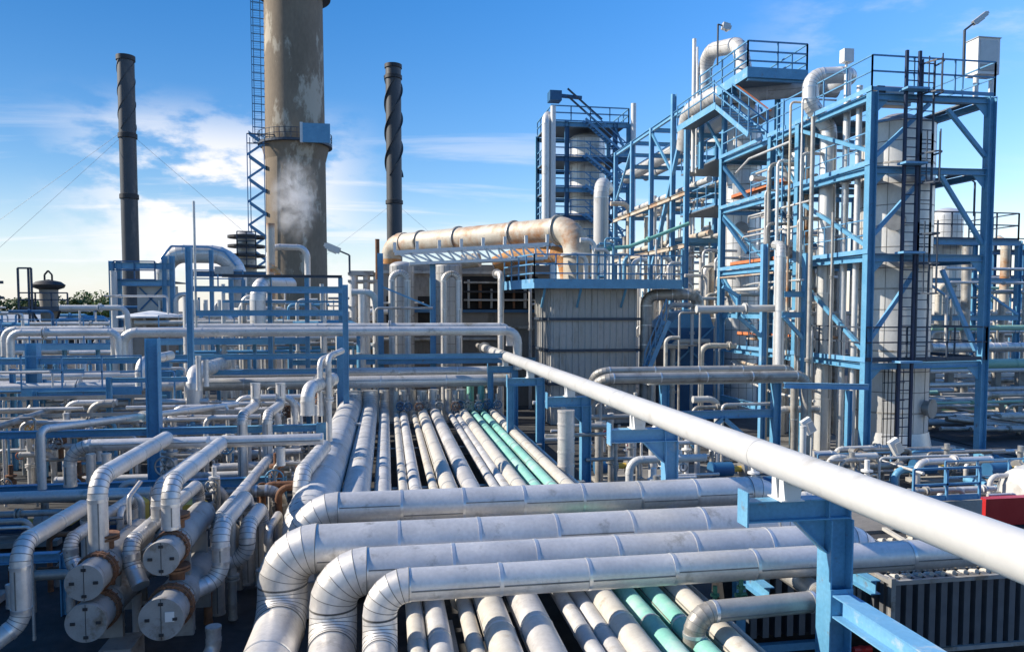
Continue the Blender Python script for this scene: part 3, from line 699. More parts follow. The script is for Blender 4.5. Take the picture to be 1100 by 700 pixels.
# dense small-bore clutter in the yard: columns of thin pipes
rnd=random.Random(3)
for k in range(46):
    Y=rnd.uniform(21.5,30); px=rnd.uniform(-20,360)
    x=XY(px,Y)
    if x>-2.4: continue
    z1=rnd.uniform(1.4,2.6); r=rnd.choice((.04,.05,.07,.09,.11))
    pts=[(x,Y,.05),(x,Y,z1),(x+rnd.choice((-1,1))*rnd.uniform(.6,2.5),Y,z1)] if rnd.random()<.6 else [(x,Y,.05),(x,Y,z1)]
    pipe('thin grey pipe standing in the crowded yard under the fat silver pipes',pts,r,r*3,rnd.choice(('jacket','jacket_old','jacket_dull')),'thin standing pipes in the crowded left yard',seg=10,gap=.8)
for k in range(22):
    Y=rnd.uniform(13.5,29); px=rnd.uniform(-20,330); x=XY(px,Y)
    if x>-2.6: continue
    z=rnd.uniform(.25,1.3); L=rnd.uniform(2,7)
    pipe('dim grey pipe lying low across the dark yard floor',[(x,Y,z),(x+min(L,-2.6-x),Y,z)] if rnd.random()<.5 else [(x,Y,z),(x,Y+L,z),(x,Y+L,.05)],rnd.choice((.06,.09,.12)),.25,rnd.choice(('jacket_old','jacket_dull')),'low pipes lying across the left yard floor',seg=12,gap=1)
for k in range(9):
    Y=rnd.uniform(22,30); x=XY(rnd.uniform(0,340),Y)
    rt=empty('valve',(x,Y,.06),'small grey flanged valve among the thin pipes of the left yard','valve','flanged valves in the left yard')
    MB().tube((x,Y,.05),(x,Y,1.1),.06,10).ringat((x,Y,.6),(0,0,1),.14,.05,12).ringat((x,Y,.85),(0,0,1),.14,.05,12).build('body','steel',rt)
    MB().lathe((x,Y-.28,.72),[(.10,-.012),(.13,0),(.10,.012)],14,axis='y').build('handwheel','orange' if k%3==0 else 'steel',rt)

# ------------------------------------------------------------------ denser layers in the middle distance
rnd=random.Random(17)
for k in range(26):
    Y=rnd.uniform(21,29.5); z=rnd.uniform(.9,2.6); px=rnd.uniform(-40,260); x0=XY(px,Y); x1=min(x0+rnd.uniform(3,9),-4.6)
    if x1-x0<1: continue
    rr=rnd.choice((.05,.06,.08,.11))
    pts=[(x0,Y,z-.7),(x0,Y,z),(x1,Y,z)] if rnd.random()<.5 else [(x0,Y,z),(x1,Y,z),(x1,Y,z-.8)]
    pipe('level pipe in the layered runs left of the far rack end',pts,rr,rr*3,rnd.choice(('jacket','jacket_dull','jacket_old','jacket')),'level pipes in the layered left runs',seg=12,gap=1.1)
for k in range(16):
    Y=rnd.uniform(22,29); px=rnd.uniform(-10,340); x=XY(px,Y)
    if x>-7: continue
    z=rnd.uniform(2.2,3.4); bx=MB().ibeam((x,Y,0),(x,Y,z),.14,.14,up=(1,0,0)).ibeam((x+.08,Y,z-.1),(min(x+2.2,-2.5),Y,z-.1),.12,.14)
    tag(bx.build('pipe_stanchion','blue'),'small blue stanchion with a short arm among the layered left pipes','pipe support','small blue stanchions in the left yard')

# ------------------------------------------------------------------ valves, flanges, small walkways
def hvalve(label,x,y,z0,z1,group,s=1.0,wheel='steel',m='steel'):
    rt=empty('valve',(x,y,z0),label,'valve',group)
    zm=(z0+z1)/2
    MB().tube((x,y,z0),(x,y,z1),.055*s,10).ringat((x,y,zm-.16*s),(0,0,1),.13*s,.045*s,14).ringat((x,y,zm+.16*s),(0,0,1),.13*s,.045*s,14).lathe((x,y,zm),[(.001,-.12*s),(.12*s,-.05*s),(.12*s,.05*s),(.001,.12*s)],12).build('body',m,rt)
    MB().tube((x,y,zm),(x,y-.30*s,zm),.03*s,8).build('stem','steel',rt)
    w=MB(); k=14
    for i in range(k):
        a,a2=2*PI*i/k,2*PI*(i+1)/k; w.tube((x+.15*s*math.cos(a),y-.3*s,zm+.15*s*math.sin(a)),(x+.15*s*math.cos(a2),y-.3*s,zm+.15*s*math.sin(a2)),.016*s,6,cap=False)
    for i in range(3): w.bar((x+.15*s*math.cos(i*PI/3),y-.3*s,zm+.15*s*math.sin(i*PI/3)),(x-.15*s*math.cos(i*PI/3),y-.3*s,zm-.15*s*math.sin(i*PI/3)),.018*s,.018*s,up=(0,1,0))
    w.build('handwheel',wheel,rt)
rnd=random.Random(41)
for k in range(26):
    Y=rnd.uniform(15.8,29); px=rnd.uniform(0,345); x=XY(px,Y)
    if x>-2.4: continue
    z0=rnd.uniform(.1,1.6); hvalve('handwheel valve between the layered pipes of the left yard',x,Y,z0,z0+rnd.uniform(.6,1.1),'handwheel valves in the left yard',rnd.uniform(.8,1.4),rnd.choice(('steel','rust','blue','yellow','steel')),rnd.choice(('steel','jacket_dull','rust')))
for k,(l,r,D,m,yn,lab) in enumerate(RACK[3:14]):
    x=onZ((l+r)/2,514,ZB+D/2).x+.16
    hvalve('small valve at the far end of the low rack beneath the fat silver pipes',x,30.6-.2*(k%3),ZB+.1,ZB+.95,'valves at the far end of the low rack',1.1,rnd.choice(('steel','rust','blue_dark')),'jacket_old' if k%2 else 'steel')
# blue walkway with railing behind the layered pipes
for k,(px0,px1,py,Y,lab) in enumerate(((-30,118,372,33.5,'blue walkway with railing at far left behind the layered pipes'),(170,330,366,34.2,'blue walkway with railing below the big bent duct'),(20,150,420,25.5,'low blue walkway crossing the left yard'))):
    z=ZY(py,Y,(px0+px1)/2); x0,x1=XY(px0,Y),XY(px1,Y); rt=empty('walkway',((x0+x1)/2,Y,z),lab,'walkway')
    MB().box(x0,Y,z-.05,x1,Y+.9,z).build('deck','grating',rt); MB().box(x0,Y-.014,z-.16,x1,Y-.002,z+.06).build('toe_plate','blue',rt)
    b=MB(); railing_mb(b,[(x0,Y+.02,z),(x1,Y+.02,z)],gap=1.1,t=.04); b.build('railing','rail',rt)
    for q in range(4): x=x0+(x1-x0)*(q+.5)/4; MB().ibeam((x,Y+.4,0),(x,Y+.4,z-.06),.14,.14,up=(1,0,0)).build('leg','blue',rt)
# dim small pipes behind the exchangers
for k in range(46):
    Y=rnd.uniform(12.6,18); px=rnd.uniform(-5,320); x=XY(px,Y); 
    if x>-2.2: continue
    z=rnd.uniform(.4,1.9); rr=rnd.choice((.025,.035,.05,.07))
    pts=[(x,Y,.05),(x,Y,z),(x+rnd.choice((-1,1))*rnd.uniform(.3,1.1),Y,z)] if rnd.random()<.65 else [(x,Y,.05),(x,Y,z)]
    pipe('',pts,rr,rr*3,rnd.choice(('jacket','jacket_old','jacket_dull','steel','rust')),stuff=True,seg=10,gap=.5)

rnd=random.Random(88)
for k in range(90):
    Y=rnd.uniform(21.5,33); px=rnd.uniform(-15,350); x=XY(px,Y)
    if x>-3.2: continue
    z=rnd.uniform(1.0,3.6) if x<-6 else rnd.uniform(.6,2.0); rr=rnd.choice((.03,.04,.055,.08))
    t=rnd.random()
    pts=[(x,Y,.05),(x,Y,z)] if t<.35 else ([(x,Y,.05),(x,Y,z),(x-rnd.uniform(.4,2),Y,z)] if t<.75 else [(x,Y,z),(x-rnd.uniform(1,4),Y,z)])
    pipe('',pts,rr,rr*3,rnd.choice(('jacket','jacket_old','jacket_dull','blue','steel','rail')),stuff=True,seg=10,gap=.9)
for k,(px0,px1,py,Y,lab) in enumerate(((-30,155,428,24.0,'grey cable tray along the layered left pipes, upper of two'),(40,300,447,22.5,'grey cable tray along the layered left pipes, lower of two'))):
    z=ZY(py,Y,100); x0,x1=XY(px0,Y),XY(px1,Y); rt=empty('cable_tray',((x0+x1)/2,Y,z),lab,'cable tray')
    MB().box(x0,Y,z,x1,Y+.4,z+.02).box(x0,Y-.02,z,x1,Y-.001,z+.10).build('tray','steel',rt)
    for q in range(5): x=x0+(x1-x0)*(q+.5)/5; MB().tube((x,Y+.2,0),(x,Y+.2,z-.002),.04,8).build('leg','steel',rt)
# ================================================================== RIGHT: main process tower
XF=15.4; YT=22.3
XR_=XY(1057,YT)
ZL=[ZY(388,YT,933),ZY(272,YT,933),ZY(177,YT,933),ZY(98,YT,933)]     # platform levels
YS=[YT,26.4,28.7,33.2]
def floor_mb(b,x0,x1,y0,y1,z,hole=None,t=.05):
    if hole:
        cx,cy,r=hole
        b.box(x0,y0,z-t,x1,cy-r,z).box(x0,cy+r,z-t,x1,y1,z).box(x0,cy-r,z-t,cx-r,cy+r,z).box(cx+r,cy-r,z-t,x1,cy+r,z)
    else: b.box(x0,y0,z-t,x1,y1,z)
CX,CY,CR=XY(959,24.5),24.5,1.22
rt=empty('process_tower_frame',(17.5,24.5,0),'tall blue steel frame of four decks around the big column on the right','steel frame')
def Bm(name,b,m='blue',root=None): return b.build(name,m,root or rt)
for (x,y,zt) in ((XF,YT,ZL[3]),(XR_,YT,ZL[3]),(XF,26.6,ZL[3]),(XR_,26.6,ZL[3]),(XF,28.7,ZL[3]),(XF,33.2,ZL[3]+.4),(19.2,33.2,ZL[3]),(19.2,28.7,ZL[2])):
    Bm('post',MB().ibeam((x,y,.0),(x,y,zt),.26,.26,.02,up=(1,0,0)))
for i,z in enumerate(ZL):
    for y in (YT,26.6): Bm('beam',MB().ibeam((XF+.155,y,z-.17),(XR_-.155,y,z-.12),.18,.20))
    for x in (XF,XR_): Bm('beam',MB().ibeam((x,YT+.155,z-.17),(x,26.445,z-.12),.18,.20))
    Bm('beam',MB().ibeam((XF,26.755,z-.17),(XF,28.545,z-.12),.18,.20))
    Bm('beam',MB().ibeam((XF,28.855,z-.17),(XF,33.045,z-.12),.18,.20))
    if i!=0: Bm('beam',MB().ibeam((XF+.155,28.7,z-.17),(19.05,28.7,z-.12),.16,.18)); 
    Bm('beam',MB().ibeam((XF+.155,33.2,z-.17),(19.05,33.2,z-.12),.16,.18))
    fl=MB(); floor_mb(fl,XF+.02 if i!=2 else XF+.02,XR_-.1,YT+.12,26.4,z+.01,(CX,CY,CR+.12))
    p=fl.build('deck','grating',rt)
    fl=MB(); floor_mb(fl,XF+.1,17.0 if i!=3 else 18.5,26.45,30.2 if i!=3 else 33.1,z+.01); p2=fl.build('deck','grating',rt)
    # toe plate in the paler blue, sunlight painted on the edge
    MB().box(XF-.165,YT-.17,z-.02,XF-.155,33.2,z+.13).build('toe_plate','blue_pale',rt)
    r=MB()
    if i in (0,3): railing_mb(r,[(XF-.1,30.2 if i==0 else 33,z+.01),(XF-.1,YT-.1,z+.01),(XR_+.05,YT-.1,z+.01),(XR_+.05,26.5,z+.01)],gap=1.35)
    elif i==1: railing_mb(r,[(XF-.1,30.2,z+.01),(XF-.1,27.3,z+.01)],gap=1.35)
    else: railing_mb(r,[(XF-.1,30.2,z+.01),(XF-.1,28.2,z+.01)],gap=1.35)
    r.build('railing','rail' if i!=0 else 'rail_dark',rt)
# stair on the top left, extra beam levels on the side face
for (z,y0,y1) in ((ZY(440,28.7,800),28.855,33.045),(ZY(331,28.7,800)-.3,28.855,33.045)):
    Bm('beam',MB().ibeam((XF,y0,z),(XF,y1,z),.2,.26))
def brace(a,b,m='blue'): MB().bar(a,b,.12,.12,up=(0,1,0)).build('brace',m,rt)
def fp(px,py): p=onY(px,py,YT+.02); return p
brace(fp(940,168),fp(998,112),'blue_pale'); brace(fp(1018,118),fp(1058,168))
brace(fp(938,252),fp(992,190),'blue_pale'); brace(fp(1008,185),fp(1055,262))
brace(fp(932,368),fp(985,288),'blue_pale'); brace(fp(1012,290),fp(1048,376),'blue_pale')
for (py0,py1) in ((97,160),(187,262),(283,375)):
    pa,pb=onY(933,py0,YT),onY(933,py1,YT)
    MB().bar((XF,26.5,pa.z-.3),(XF,YT+.2,pb.z),.12,.12,up=(1,0,0)).build('brace','blue',rt)
for i in (1,2,3):
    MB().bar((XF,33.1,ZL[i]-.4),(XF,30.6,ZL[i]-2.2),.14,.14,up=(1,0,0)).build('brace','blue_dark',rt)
for k,(y,z0) in enumerate(((28.7,ZL[1]),(28.7,ZL[2]))):
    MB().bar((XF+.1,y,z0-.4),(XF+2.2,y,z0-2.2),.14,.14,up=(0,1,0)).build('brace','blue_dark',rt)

column_thing('fat pale column with dark bands inside the tall blue frame on the right',CX,CY,.12,ZL[3]-.55,CR,skirt=.9,dome=.0,manholes=((-2.2,ZL[1]+1.2),(-1.1,1.9)))
b=MB(); b.lathe((CX,CY,0),[(CR,ZL[3]-.55),(CR+.03,ZL[3]-.53),(.4,ZL[3]-.12),(.001,ZL[3]-.1)],32); o=b.build('column_cap','jacket_old'); tag(o,'dark conical cap on the fat column under the top deck','column cap')
# caged ladder in front of the column
rt=empty('caged_ladder',(XY(974,YT-.25),YT-.25,0),'dark navy caged ladder climbing the front of the tall blue frame','ladder')
xl=XY(974,YT-.28)
b=MB(); ladder_mb(b,xl,YT-.28,.1,ZL[3]+1.25,.46,cage=False,t=.085); b.build('ladder','navy',rt)
for k in range(3):
    z0=ZL[k]+2.2; z1=ZL[k+1]+.0
    b=MB(); ladder_mb(b,xl+.55,YT-.28,ZL[k],ZL[k+1]+1.0,.42,cage=True,t=.05); b.build('cage','rail_dark',rt)
for k,z in enumerate(ZL): MB().box(xl-.42,YT-.62,z-.03,xl+.36,YT-.19,z+.035).build('landing','blue_pale',rt)
b=MB()
for i in range(6):
    for j in (0,1): b.bar((xl-.35+.14*i,YT+.25,.3+j*.0),(xl-.35+.14*i,YT+.25,ZL[0]),.02,.02)
z=.5
while z<ZL[0]: b.bar((xl-.4,YT+.25,z),(xl+.4,YT+.25,z),.03,.03); z+=.6
tag(b.build('mesh_guard','rail_dark'),'dark mesh guard behind the ladder at the column base','guard')

# equipment on the top deck
z=ZL[3]+.012
q=onY(1050,80,23.4); rt=empty('switch_box',(q.x,23.4,z),'white cabinet on legs at the right end of the top deck','cabinet')
zc0,zc1=ZY(79,23.4,1050),ZY(40,23.4,1050); xa,xb=XY(1042,23.4),XY(1065,23.4)
MB().box(xa,23.4,zc0,xb,23.95,zc1).build('housing','white_metal',rt)
MB().box(xa-.03,23.37,zc1+.002,xb+.03,23.98,zc1+.03).build('lid','lamp',rt)
for q in range(5): MB().box(xa+.08,23.384,zc0+.1+.05*q,xb-.08,23.394,zc0+.125+.05*q).build('louvre','steel',rt)
MB().box(xa+.08,23.39,zc0+.42,xb-.08,23.398,zc1-.08).build('door','lamp',rt)
for x in (xa+.12,xb-.12): MB().tube((x,23.6,z),(x,23.6,zc0),.09,10).build('leg','white_metal',rt)
q=onY(912,62,25.2); rt=empty('control_box',(q.x,25.3,z),'small white box on a leg at the left rear of the top deck','box'); MB().box(q.x-.18,25.2,ZY(66,25.2,912),q.x+.2,25.5,ZY(52,25.2,912)).build('housing','white_metal',rt); MB().tube((q.x,25.35,z),(q.x,25.35,ZY(66,25.2,912)-.002),.05,10).build('leg','lamp',rt)
xa=XY(938,23.6); rt=empty('fan_motor',(xa+.6,23.6,z),'grey horizontal motor lying on the top deck','motor')
MB().tube((xa+.28,23.9,z+.38),(xa+1.35,23.9,z+.38),.3,20).build('casing','steel',rt); MB().box(xa,23.65,z+.1,xa+.27,24.15,z+.62).build('terminal_box','black',rt)
MB().box(xa,23.7,z,xa+1.3,24.1,z+.09).build('base','steel',rt)
# street style lamps
def lamp(label,px,pyb,Y,pyt,head,armdx,m='rail_dark',armdz=.35,group='lamps on tall thin poles',base=None):
    x=XY(px,Y); zt=ZY(pyt,Y,px); zb=ZY(pyb,Y,px) if base is None else base
    rt=empty('street_lamp',(x,Y,zb),label,'lamp',group)
    MB().tube((x,Y,zb),(x,Y,zt),.045,8).tube((x,Y,zt),(x+armdx*.4,Y,zt+armdz*.4),.035,8).build('pole',m,rt)
    a=V((x+armdx*.4,Y,zt+armdz*.4)); c=V((x+armdx,Y,zt+armdz)); d=(c-a).normalized()
    o=MB(); o.bar(a,a+(c-a)*.2,.10,.08,up=(0,1,0)); 
    MB().bar(a,c,head,head*.75,up=(0,1,0)).bar(c,c+d*.08,head*.6,head*.5,up=(0,1,0)).build('lamp_head','lamp',rt)
    MB().bar(a+d*.15-V((0,0,head*.42)),c-d*.1-V((0,0,head*.42)),head*.7,.04,up=(0,1,0)).build('diffuser','glass',rt)
    return rt
lamp('lamp on a thin pole above the top deck, head tilted up to the right',1027,82,23.0,32,.16,.80,armdz=.60)
lamp('dark lamp behind the right post of the tall frame, head pointing left',1043,232,30,196,.22,-.55,armdz=.35)
lamp('grey lamp by the big concrete chimney, head pointing up left',376,294,34,274,.26,-1.0,armdz=.42)
lamp('white drooping lamp on the topmost platform against the sky',767,70,33.5,26,.30,.55,armdz=-.12)
for k,(px,py,Y,lab) in enumerate(((868,458,20.5,'left floodlight on a short stand before the tall frame'),(962,480,20.0,'right floodlight on a short stand before the tall frame'))):
    q=onY(px,py,Y); rt=empty('floodlight',(q.x,Y,0),lab,'floodlight','floodlights on short stands')
    MB().tube((q.x+.12,Y,0),(q.x+.12,Y,q.z-.15),.035,8).build('stand','lamp',rt)
    MB().bar((q.x-.12,Y,q.z+.22),(q.x+.12,Y,q.z-.18),.3,.14,up=(0,1,0)).build('lamp_head','white_metal',rt)
    MB().bar((q.x-.05,Y-.16,q.z+.16),(q.x+.07,Y-.16,q.z-.12),.2,.02,up=(0,1,0)).build('bracket','lamp',rt)

# ------------------------------------------------------------------ vertical pipes on the tower's left face
Yv=25.6
xv=XY(886,Yv); r=.29
zt=ZY(82,Yv,870)
xo=XY(866,Yv)
pipe('tall silver downcomer pipe with a gooseneck top and an offset, left of the frame',[(xv,Yv,.1),(xv,Yv,ZY(138,Yv,886)),(xo,Yv,ZY(112,Yv,868)),(xo,Yv,zt),(xo+1.5,Yv-.3,zt+.05),(xo+1.6,Yv+1,zt+.05)],r,.42,'column',seg=32,gap=2.0,fancy=True)
XP=XF-.45
pipe('slim white vertical pipe right of the tall silver downcomer',[(XY(905,24.2),24.2,.1),(XY(905,24.2),24.2,ZY(80,24.2,905))],.12,None,'column','slim vertical pipes beside the downcomer',gap=2,seg=16)
pipe('second slim white vertical pipe, next to the front left post of the frame',[(XY(918,23.4),23.4,.1),(XY(918,23.4),23.4,ZY(92,23.4,918))],.10,None,'column','slim vertical pipes beside the downcomer',gap=2,seg=16)
pipe('thin tan vertical pipe left of the tall silver downcomer',[(XY(864,27.2),27.2,.1),(XY(864,27.2),27.2,ZY(128,27.2,864))],.09,None,'duct',gap=1.6)
pipe('thin brown vertical pipe beside the thin tan one',[(XY(868,27.6),27.6,.1),(XY(868,27.6),27.6,ZY(120,27.6,864))],.07,None,'jacket_old',gap=1.6)
pipe('thin white vertical pipe running down from the stair landing',[(XY(857,27.4),27.4,.1),(XY(857,27.4),27.4,ZY(130,27.4,857))],.075,None,'white',gap=2.4)
Y=25.2
pipe('white jacketed pipe with a top elbow dropping in front of the left deck',[(XY(862,Y),Y+2,ZY(258,Y,862)),(XY(838,Y),Y,ZY(264,Y,838)),(XY(838,Y),Y,ZY(404,Y,838)),(XY(800,Y),Y,ZY(404,Y,838))],.17,.42,'column',seg=24,gap=1.6,fancy=True)
pipe('level white pipe between the left deck posts, joining the dropping pipe',[(XY(748,26),26,ZY(332,26,790)),(XY(834,26),26,ZY(331,26,790))],.13,None,'white',seg=20,gap=3)
pipe('thin white hooked pipe under the left deck near the downcomer',[(XY(872,24.6),24.6,.1),(XY(872,24.6),24.6,ZY(358,24.6,872)),(XY(878,24.6)+.2,25.4,ZY(352,24.6,872))],.08,.2,'white')
# small blue portal and cantilever brackets left of the tower
rt=empty('pipe_portal',(XY(840,24.9),24.9,0),'blue post with cantilever brackets holding the level white pipe','pipe support')
x1,x2=XY(840,25.2)-.0,XY(794,25.2)
MB().ibeam((XY(866,25.0),25.0,.1),(XY(866,25.0),25.0,ZY(272,25,866)),.24,.24,up=(1,0,0)).build('post','blue',rt)
for py,px0,px1 in ((316,842,866),(338,840,866)): MB().ibeam((XY(px0,25),25.0,ZY(py,25,850)),(XY(px1,25)-.12,25.0,ZY(py,25,850)),.14,.2).build('arm','blue',rt)
MB().bar((XY(842,25),25.0,ZY(340,25,850)),(XY(866,25)-.1,25.0,ZY(364,25,850)),.12,.12,up=(0,1,0)).build('brace','blue',rt)
rt=empty('pipe_portal',(XY(820,26.3),26.3,0),'blue hanger bracket where the level white pipe passes the left post','pipe support')
MB().ibeam((XY(820,26.3),26.3,.1),(XY(820,26.3),26.3,ZY(262,26.3,820)),.2,.2,up=(1,0,0)).build('post','blue_pale',rt)
MB().bar((XY(776,26.3),26.3,ZY(308,26.3,793)),(XY(793,26.3),26.3,ZY(318,26.3,793)),.12,.12,up=(0,1,0)).build('brace','blue',rt); MB().bar((XY(793,26.3),26.3,ZY(340,26.3,793)),(XY(819,26.3),26.3,ZY(362,26.3,793)),.12,.12,up=(0,1,0)).build('brace','blue',rt)
MB().ibeam((XY(793,26.3),26.3,ZY(342,26.3,793)),(XY(793,26.3),26.3,ZY(316,26.3,793)),.14,.14,up=(1,0,0)).build('hanger','blue',rt)
# pair of long level pipes at y 400-410 and their portal
Yl=23.2
for k,(py,D,dy,lab) in enumerate(((405,.34,0,'front one of two level grey pipes left of the tall frame'),(399,.26,.75,'rear one of two level grey pipes left of the tall frame'))):
    pipe(lab,[(XY(646,Yl)+.1*k,Yl+dy+1.5,ZY(py,Yl,750)-.9),(XY(646,Yl)+.1*k,Yl+dy,ZY(py,Yl,750)),(XY(868,Yl),Yl+dy,ZY(py,Yl,750)),(XY(868,Yl),Yl+dy,.2)],D/2,.4,'jacket_old','level grey pipe pair left of the tall frame',seg=24,gap=1.7,fancy=True)
rt=empty('pipe_portal',(XY(780,Yl),Yl,0),'blue portal with knee braces under the two level grey pipes','pipe support')
zt=ZY(412,Yl,840)
for px in (718,840): MB().ibeam((XY(px,Yl),Yl+.3,.08),(XY(px,Yl),Yl+.3,zt),.26,.26,up=(1,0,0)).build('post','blue',rt)
MB().ibeam((XY(718,Yl)+.14,Yl+.3,ZY(446,Yl,780)),(XY(840,Yl)-.14,Yl+.3,ZY(446,Yl,780)),.2,.26).build('beam','blue',rt)
MB().ibeam((XY(700,Yl),Yl+.3,zt+.09),(XY(868,Yl),Yl+.3,zt+.09),.18,.16).build('beam','white_metal',rt)
for s,(px,py) in ((1,(783,450)),(-1,(783,450))): MB().bar((XY(px,Yl),Yl+.3,ZY(py,Yl,780)),(XY(px+34*s,Yl),Yl+.3,ZY(py+30,Yl,780)),.14,.14,up=(0,1,0)).build('brace','blue',rt)
rt=empty('pipe_portal',(XY(890,21.8),21.8,0),'pale beam bracket from the front left post carrying slim pipes','pipe support')
MB().ibeam((XY(844,21.9),21.9,ZY(413,21.9,880)),(XF-.16,21.9,ZY(416,21.9,900)),.16,.18).build('beam','blue_pale',rt)
MB().ibeam((XY(914,21.9),21.9,.1),(XY(914,21.9),21.9,ZY(416,21.9,914)-.1),.16,.16,up=(1,0,0)).build('post','blue',rt)
# orange cable trays seen on the left side decks
for k,(px0,px1,py,Y,lab) in enumerate(((776,832,278,27.8,'orange cable tray along the second deck railing'),(800,856,195,27.8,'orange cable tray along the third deck railing'),(795,858,364,27.0,'long orange tray below the level white pipe'))):
    z0=ZY(py,Y,(px0+px1)/2); rt=empty('cable_tray',(XF+.2,Y+2,z0),lab,'cable tray','orange cable trays')
    MB().box(XF+.05,Y,z0,XF+.40,Y+4.6,z0+.03).box(XF+.05,Y,z0,XF+.07,Y+4.6,z0+.16).build('tray','orange',rt)
    for q in (0,1,2): MB().bar((XF+.22,Y+.6+1.7*q,z0-.5),(XF+.22,Y+.6+1.7*q,z0-.002),.05,.05).build('bracket','rail',rt)

# ------------------------------------------------------------------ second column with top platform
C2X,C2Y,C2R=XY(794,36.0),36.0,.92
column_thing('slim pale column under the round headed platform, left of the tall frame',C2X,C2Y,.0,15.0,C2R,skirt=0,dome=.7,manholes=((-2.0,9.3),))
zp=ZY(75,30.9,801)
xpl=[XF,XY(863,30.9)]
rt=empty('top_platform',(16.8,33,zp),'highest blue platform with railings above the slim column','platform')
MB().box(XF,30.9,zp-.06,xpl[1],36,zp).build('deck','grating',rt)
for y in (31.0,33.4,35.9): MB().ibeam((XF+.05,y,zp-.24),(xpl[1]-.05,y,zp-.24),.18,.34).build('beam','blue',rt)
MB().box(XF-.012,30.9,zp-.3,XF-.002,36,zp+.14).build('toe_plate','blue_pale',rt); MB().box(XF,30.888,zp-.3,xpl[1],30.898,zp+.14).build('toe_plate','blue',rt)  # left plate paler than the front one, sunlight painted in
b=MB(); railing_mb(b,[(XF+.03,36,zp),(XF+.03,30.95,zp),(xpl[1]-.03,30.95,zp),(xpl[1]-.03,36,zp)],h=1.25,gap=1.3,t=.06,rails=(1.0,.66,.33)); b.build('railing','rail',rt)
for (x,y) in ((XF+.1,33.3),(xpl[1]-.1,33.3),(xpl[1]-.1,35.9),(XF+.1,35.9)): MB().ibeam((x,y,ZL[3]+.03),(x,y,zp-.42),.2,.2,up=(1,0,0)).build('post','blue',rt)
# cross braces
MB().bar((XF+.1,33.3,ZL[3]+.2),(XF+.1,35.9,zp-.5),.1,.1,up=(1,0,0)).build('brace','blue',rt)
# landing + stair down to the frame's top deck
zl=ZY(112,32.0,780)
rt=empty('stair',(XF,31.5,ZL[3]),'blue open stair with a red handrail from the landing down to the top deck','stair')
ya,yb=36.6,32.3
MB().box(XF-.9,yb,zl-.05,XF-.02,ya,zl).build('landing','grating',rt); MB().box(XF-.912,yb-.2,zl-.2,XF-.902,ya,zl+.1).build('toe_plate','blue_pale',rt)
b=MB(); railing_mb(b,[(XF-.88,ya,zl),(XF-.88,yb,zl)],gap=1.3,t=.05); b.build('railing','rail',rt)
b=MB(); stair_mb(b,(XF-.45,29.0,ZL[3]+.12),(XF-.45,yb,zl),.85,(1,0,0)); b.build('flight','blue_pale',rt)
b=MB()
for s in (-.42,.42):
    for k in range(5):
        t=k/4; p=V((XF-.45+s,29.0+(yb-29.0)*t,ZL[3]+.12+(zl-ZL[3]-.12)*t)); b.bar(p,p+V((0,0,1.0)),.045,.045)
    a=V((XF-.45+s,29.0,ZL[3]+.12)); c=V((XF-.45+s,yb,zl))
    b.bar(a+V((0,0,.55)),c+V((0,0,.55)),.045,.045); b.bar(a+V((0,0,1)),c+V((0,0,1)),.05,.05)
b.build('handrail','rail',rt)
a=V((XF+.05,29.0,ZL[3]+.2)); c=V((XF+.05,yb,zl+.1)); MB().bar(a+V((0,0,.9)),c+V((0,0,.9)),.16,.05).build('cable_tray','orange',rt)
# overhead vapour pipes around the platform
zg=ZY(95,33,800)
xg0=XY(757,35)
pipe('huge overhead vapour pipe lying level below the highest platform',[(XF+.3,38.5,zg-1.6),(XF+.1,37.6,zg),(XF+.1,34.2,zg+.0),(XY(862,32.5),32.4,zg+.05),(XY(862,32.5)+1.3,32.2,zg)],.45,1.0,'jacket_dull',seg=32,gap=1.4,fancy=True)
x0=XF+.55; 
pipe('looped gooseneck pipe inside the highest platform railings',[(x0,36.6,zg),(x0,36.6,ZY(52,36,775)),(x0+.1,33.0,ZY(52,33.5,790)),(x0+.2,32.6,zp+.1)],.36,.85,'jacket_dull',seg=28,gap=1.0,fancy=True)
q=onY(746,42,36.6); tag(MB().tube((q.x,36.6,ZL[3]),(q.x,36.6,q.z),.10,10).build('vent_mast','white_metal'),'thin white vent mast left of the highest platform','vent pipe')
q=onY(752,42,36.6); tag(MB().tube((q.x,36.9,ZL[3]),(q.x,36.9,q.z-.3),.05,10).build('vent_mast','white_metal'),'thinner white vent mast beside the first one','vent pipe')

# ------------------------------------------------------------------ blue open rack going away (left of the stair)
rt=empty('pipe_rack_frame',(17.2,43,0),'open blue pipe rack frame receding behind the slim column','steel frame')
zr=ZY(137,42.7,699); ys=[37.5,39.4,42.8,46.3,49.8]
for i,y in enumerate(ys):
    for x in (XF,19.4): MB().ibeam((x,y,0),(x,y,zr+ (1.0 if i==1 else 0)),.24,.24,.02,up=(1,0,0)).build('post','blue_pale' if x==XF else 'blue',rt)
    for z in (zr-.15,zr-1.5,ZY(232,y,XY(700,y))): pass
    for z in (zr-.13,zr-1.6,zr-4.4,zr-7.0): MB().ibeam((XF+.125,y,z),(19.275,y,z),.16,.24).build('beam','blue',rt)
for a,c in zip(ys,ys[1:]):
    for z in (zr-.13,): MB().ibeam((XF,a+.13,z),(XF,c-.13,z),.16,.24).build('beam','blue_pale',rt)
    for z in (zr-4.6,zr-7.3): MB().ibeam((XF-.13,a-.1,z),(XF-.13,c+.1,z),.12,.22).build('beam','duct',rt)
MB().bar((XF,37.6,zr-.4),(XF,42.4,zr-8.0),.2,.2,up=(1,0,0)).build('brace','blue_pale',rt)
MB().bar((XF,46.2,zr-.2),(XF,49.6,zr-3.2),.12,.12,up=(1,0,0)).build('brace','blue_pale',rt)
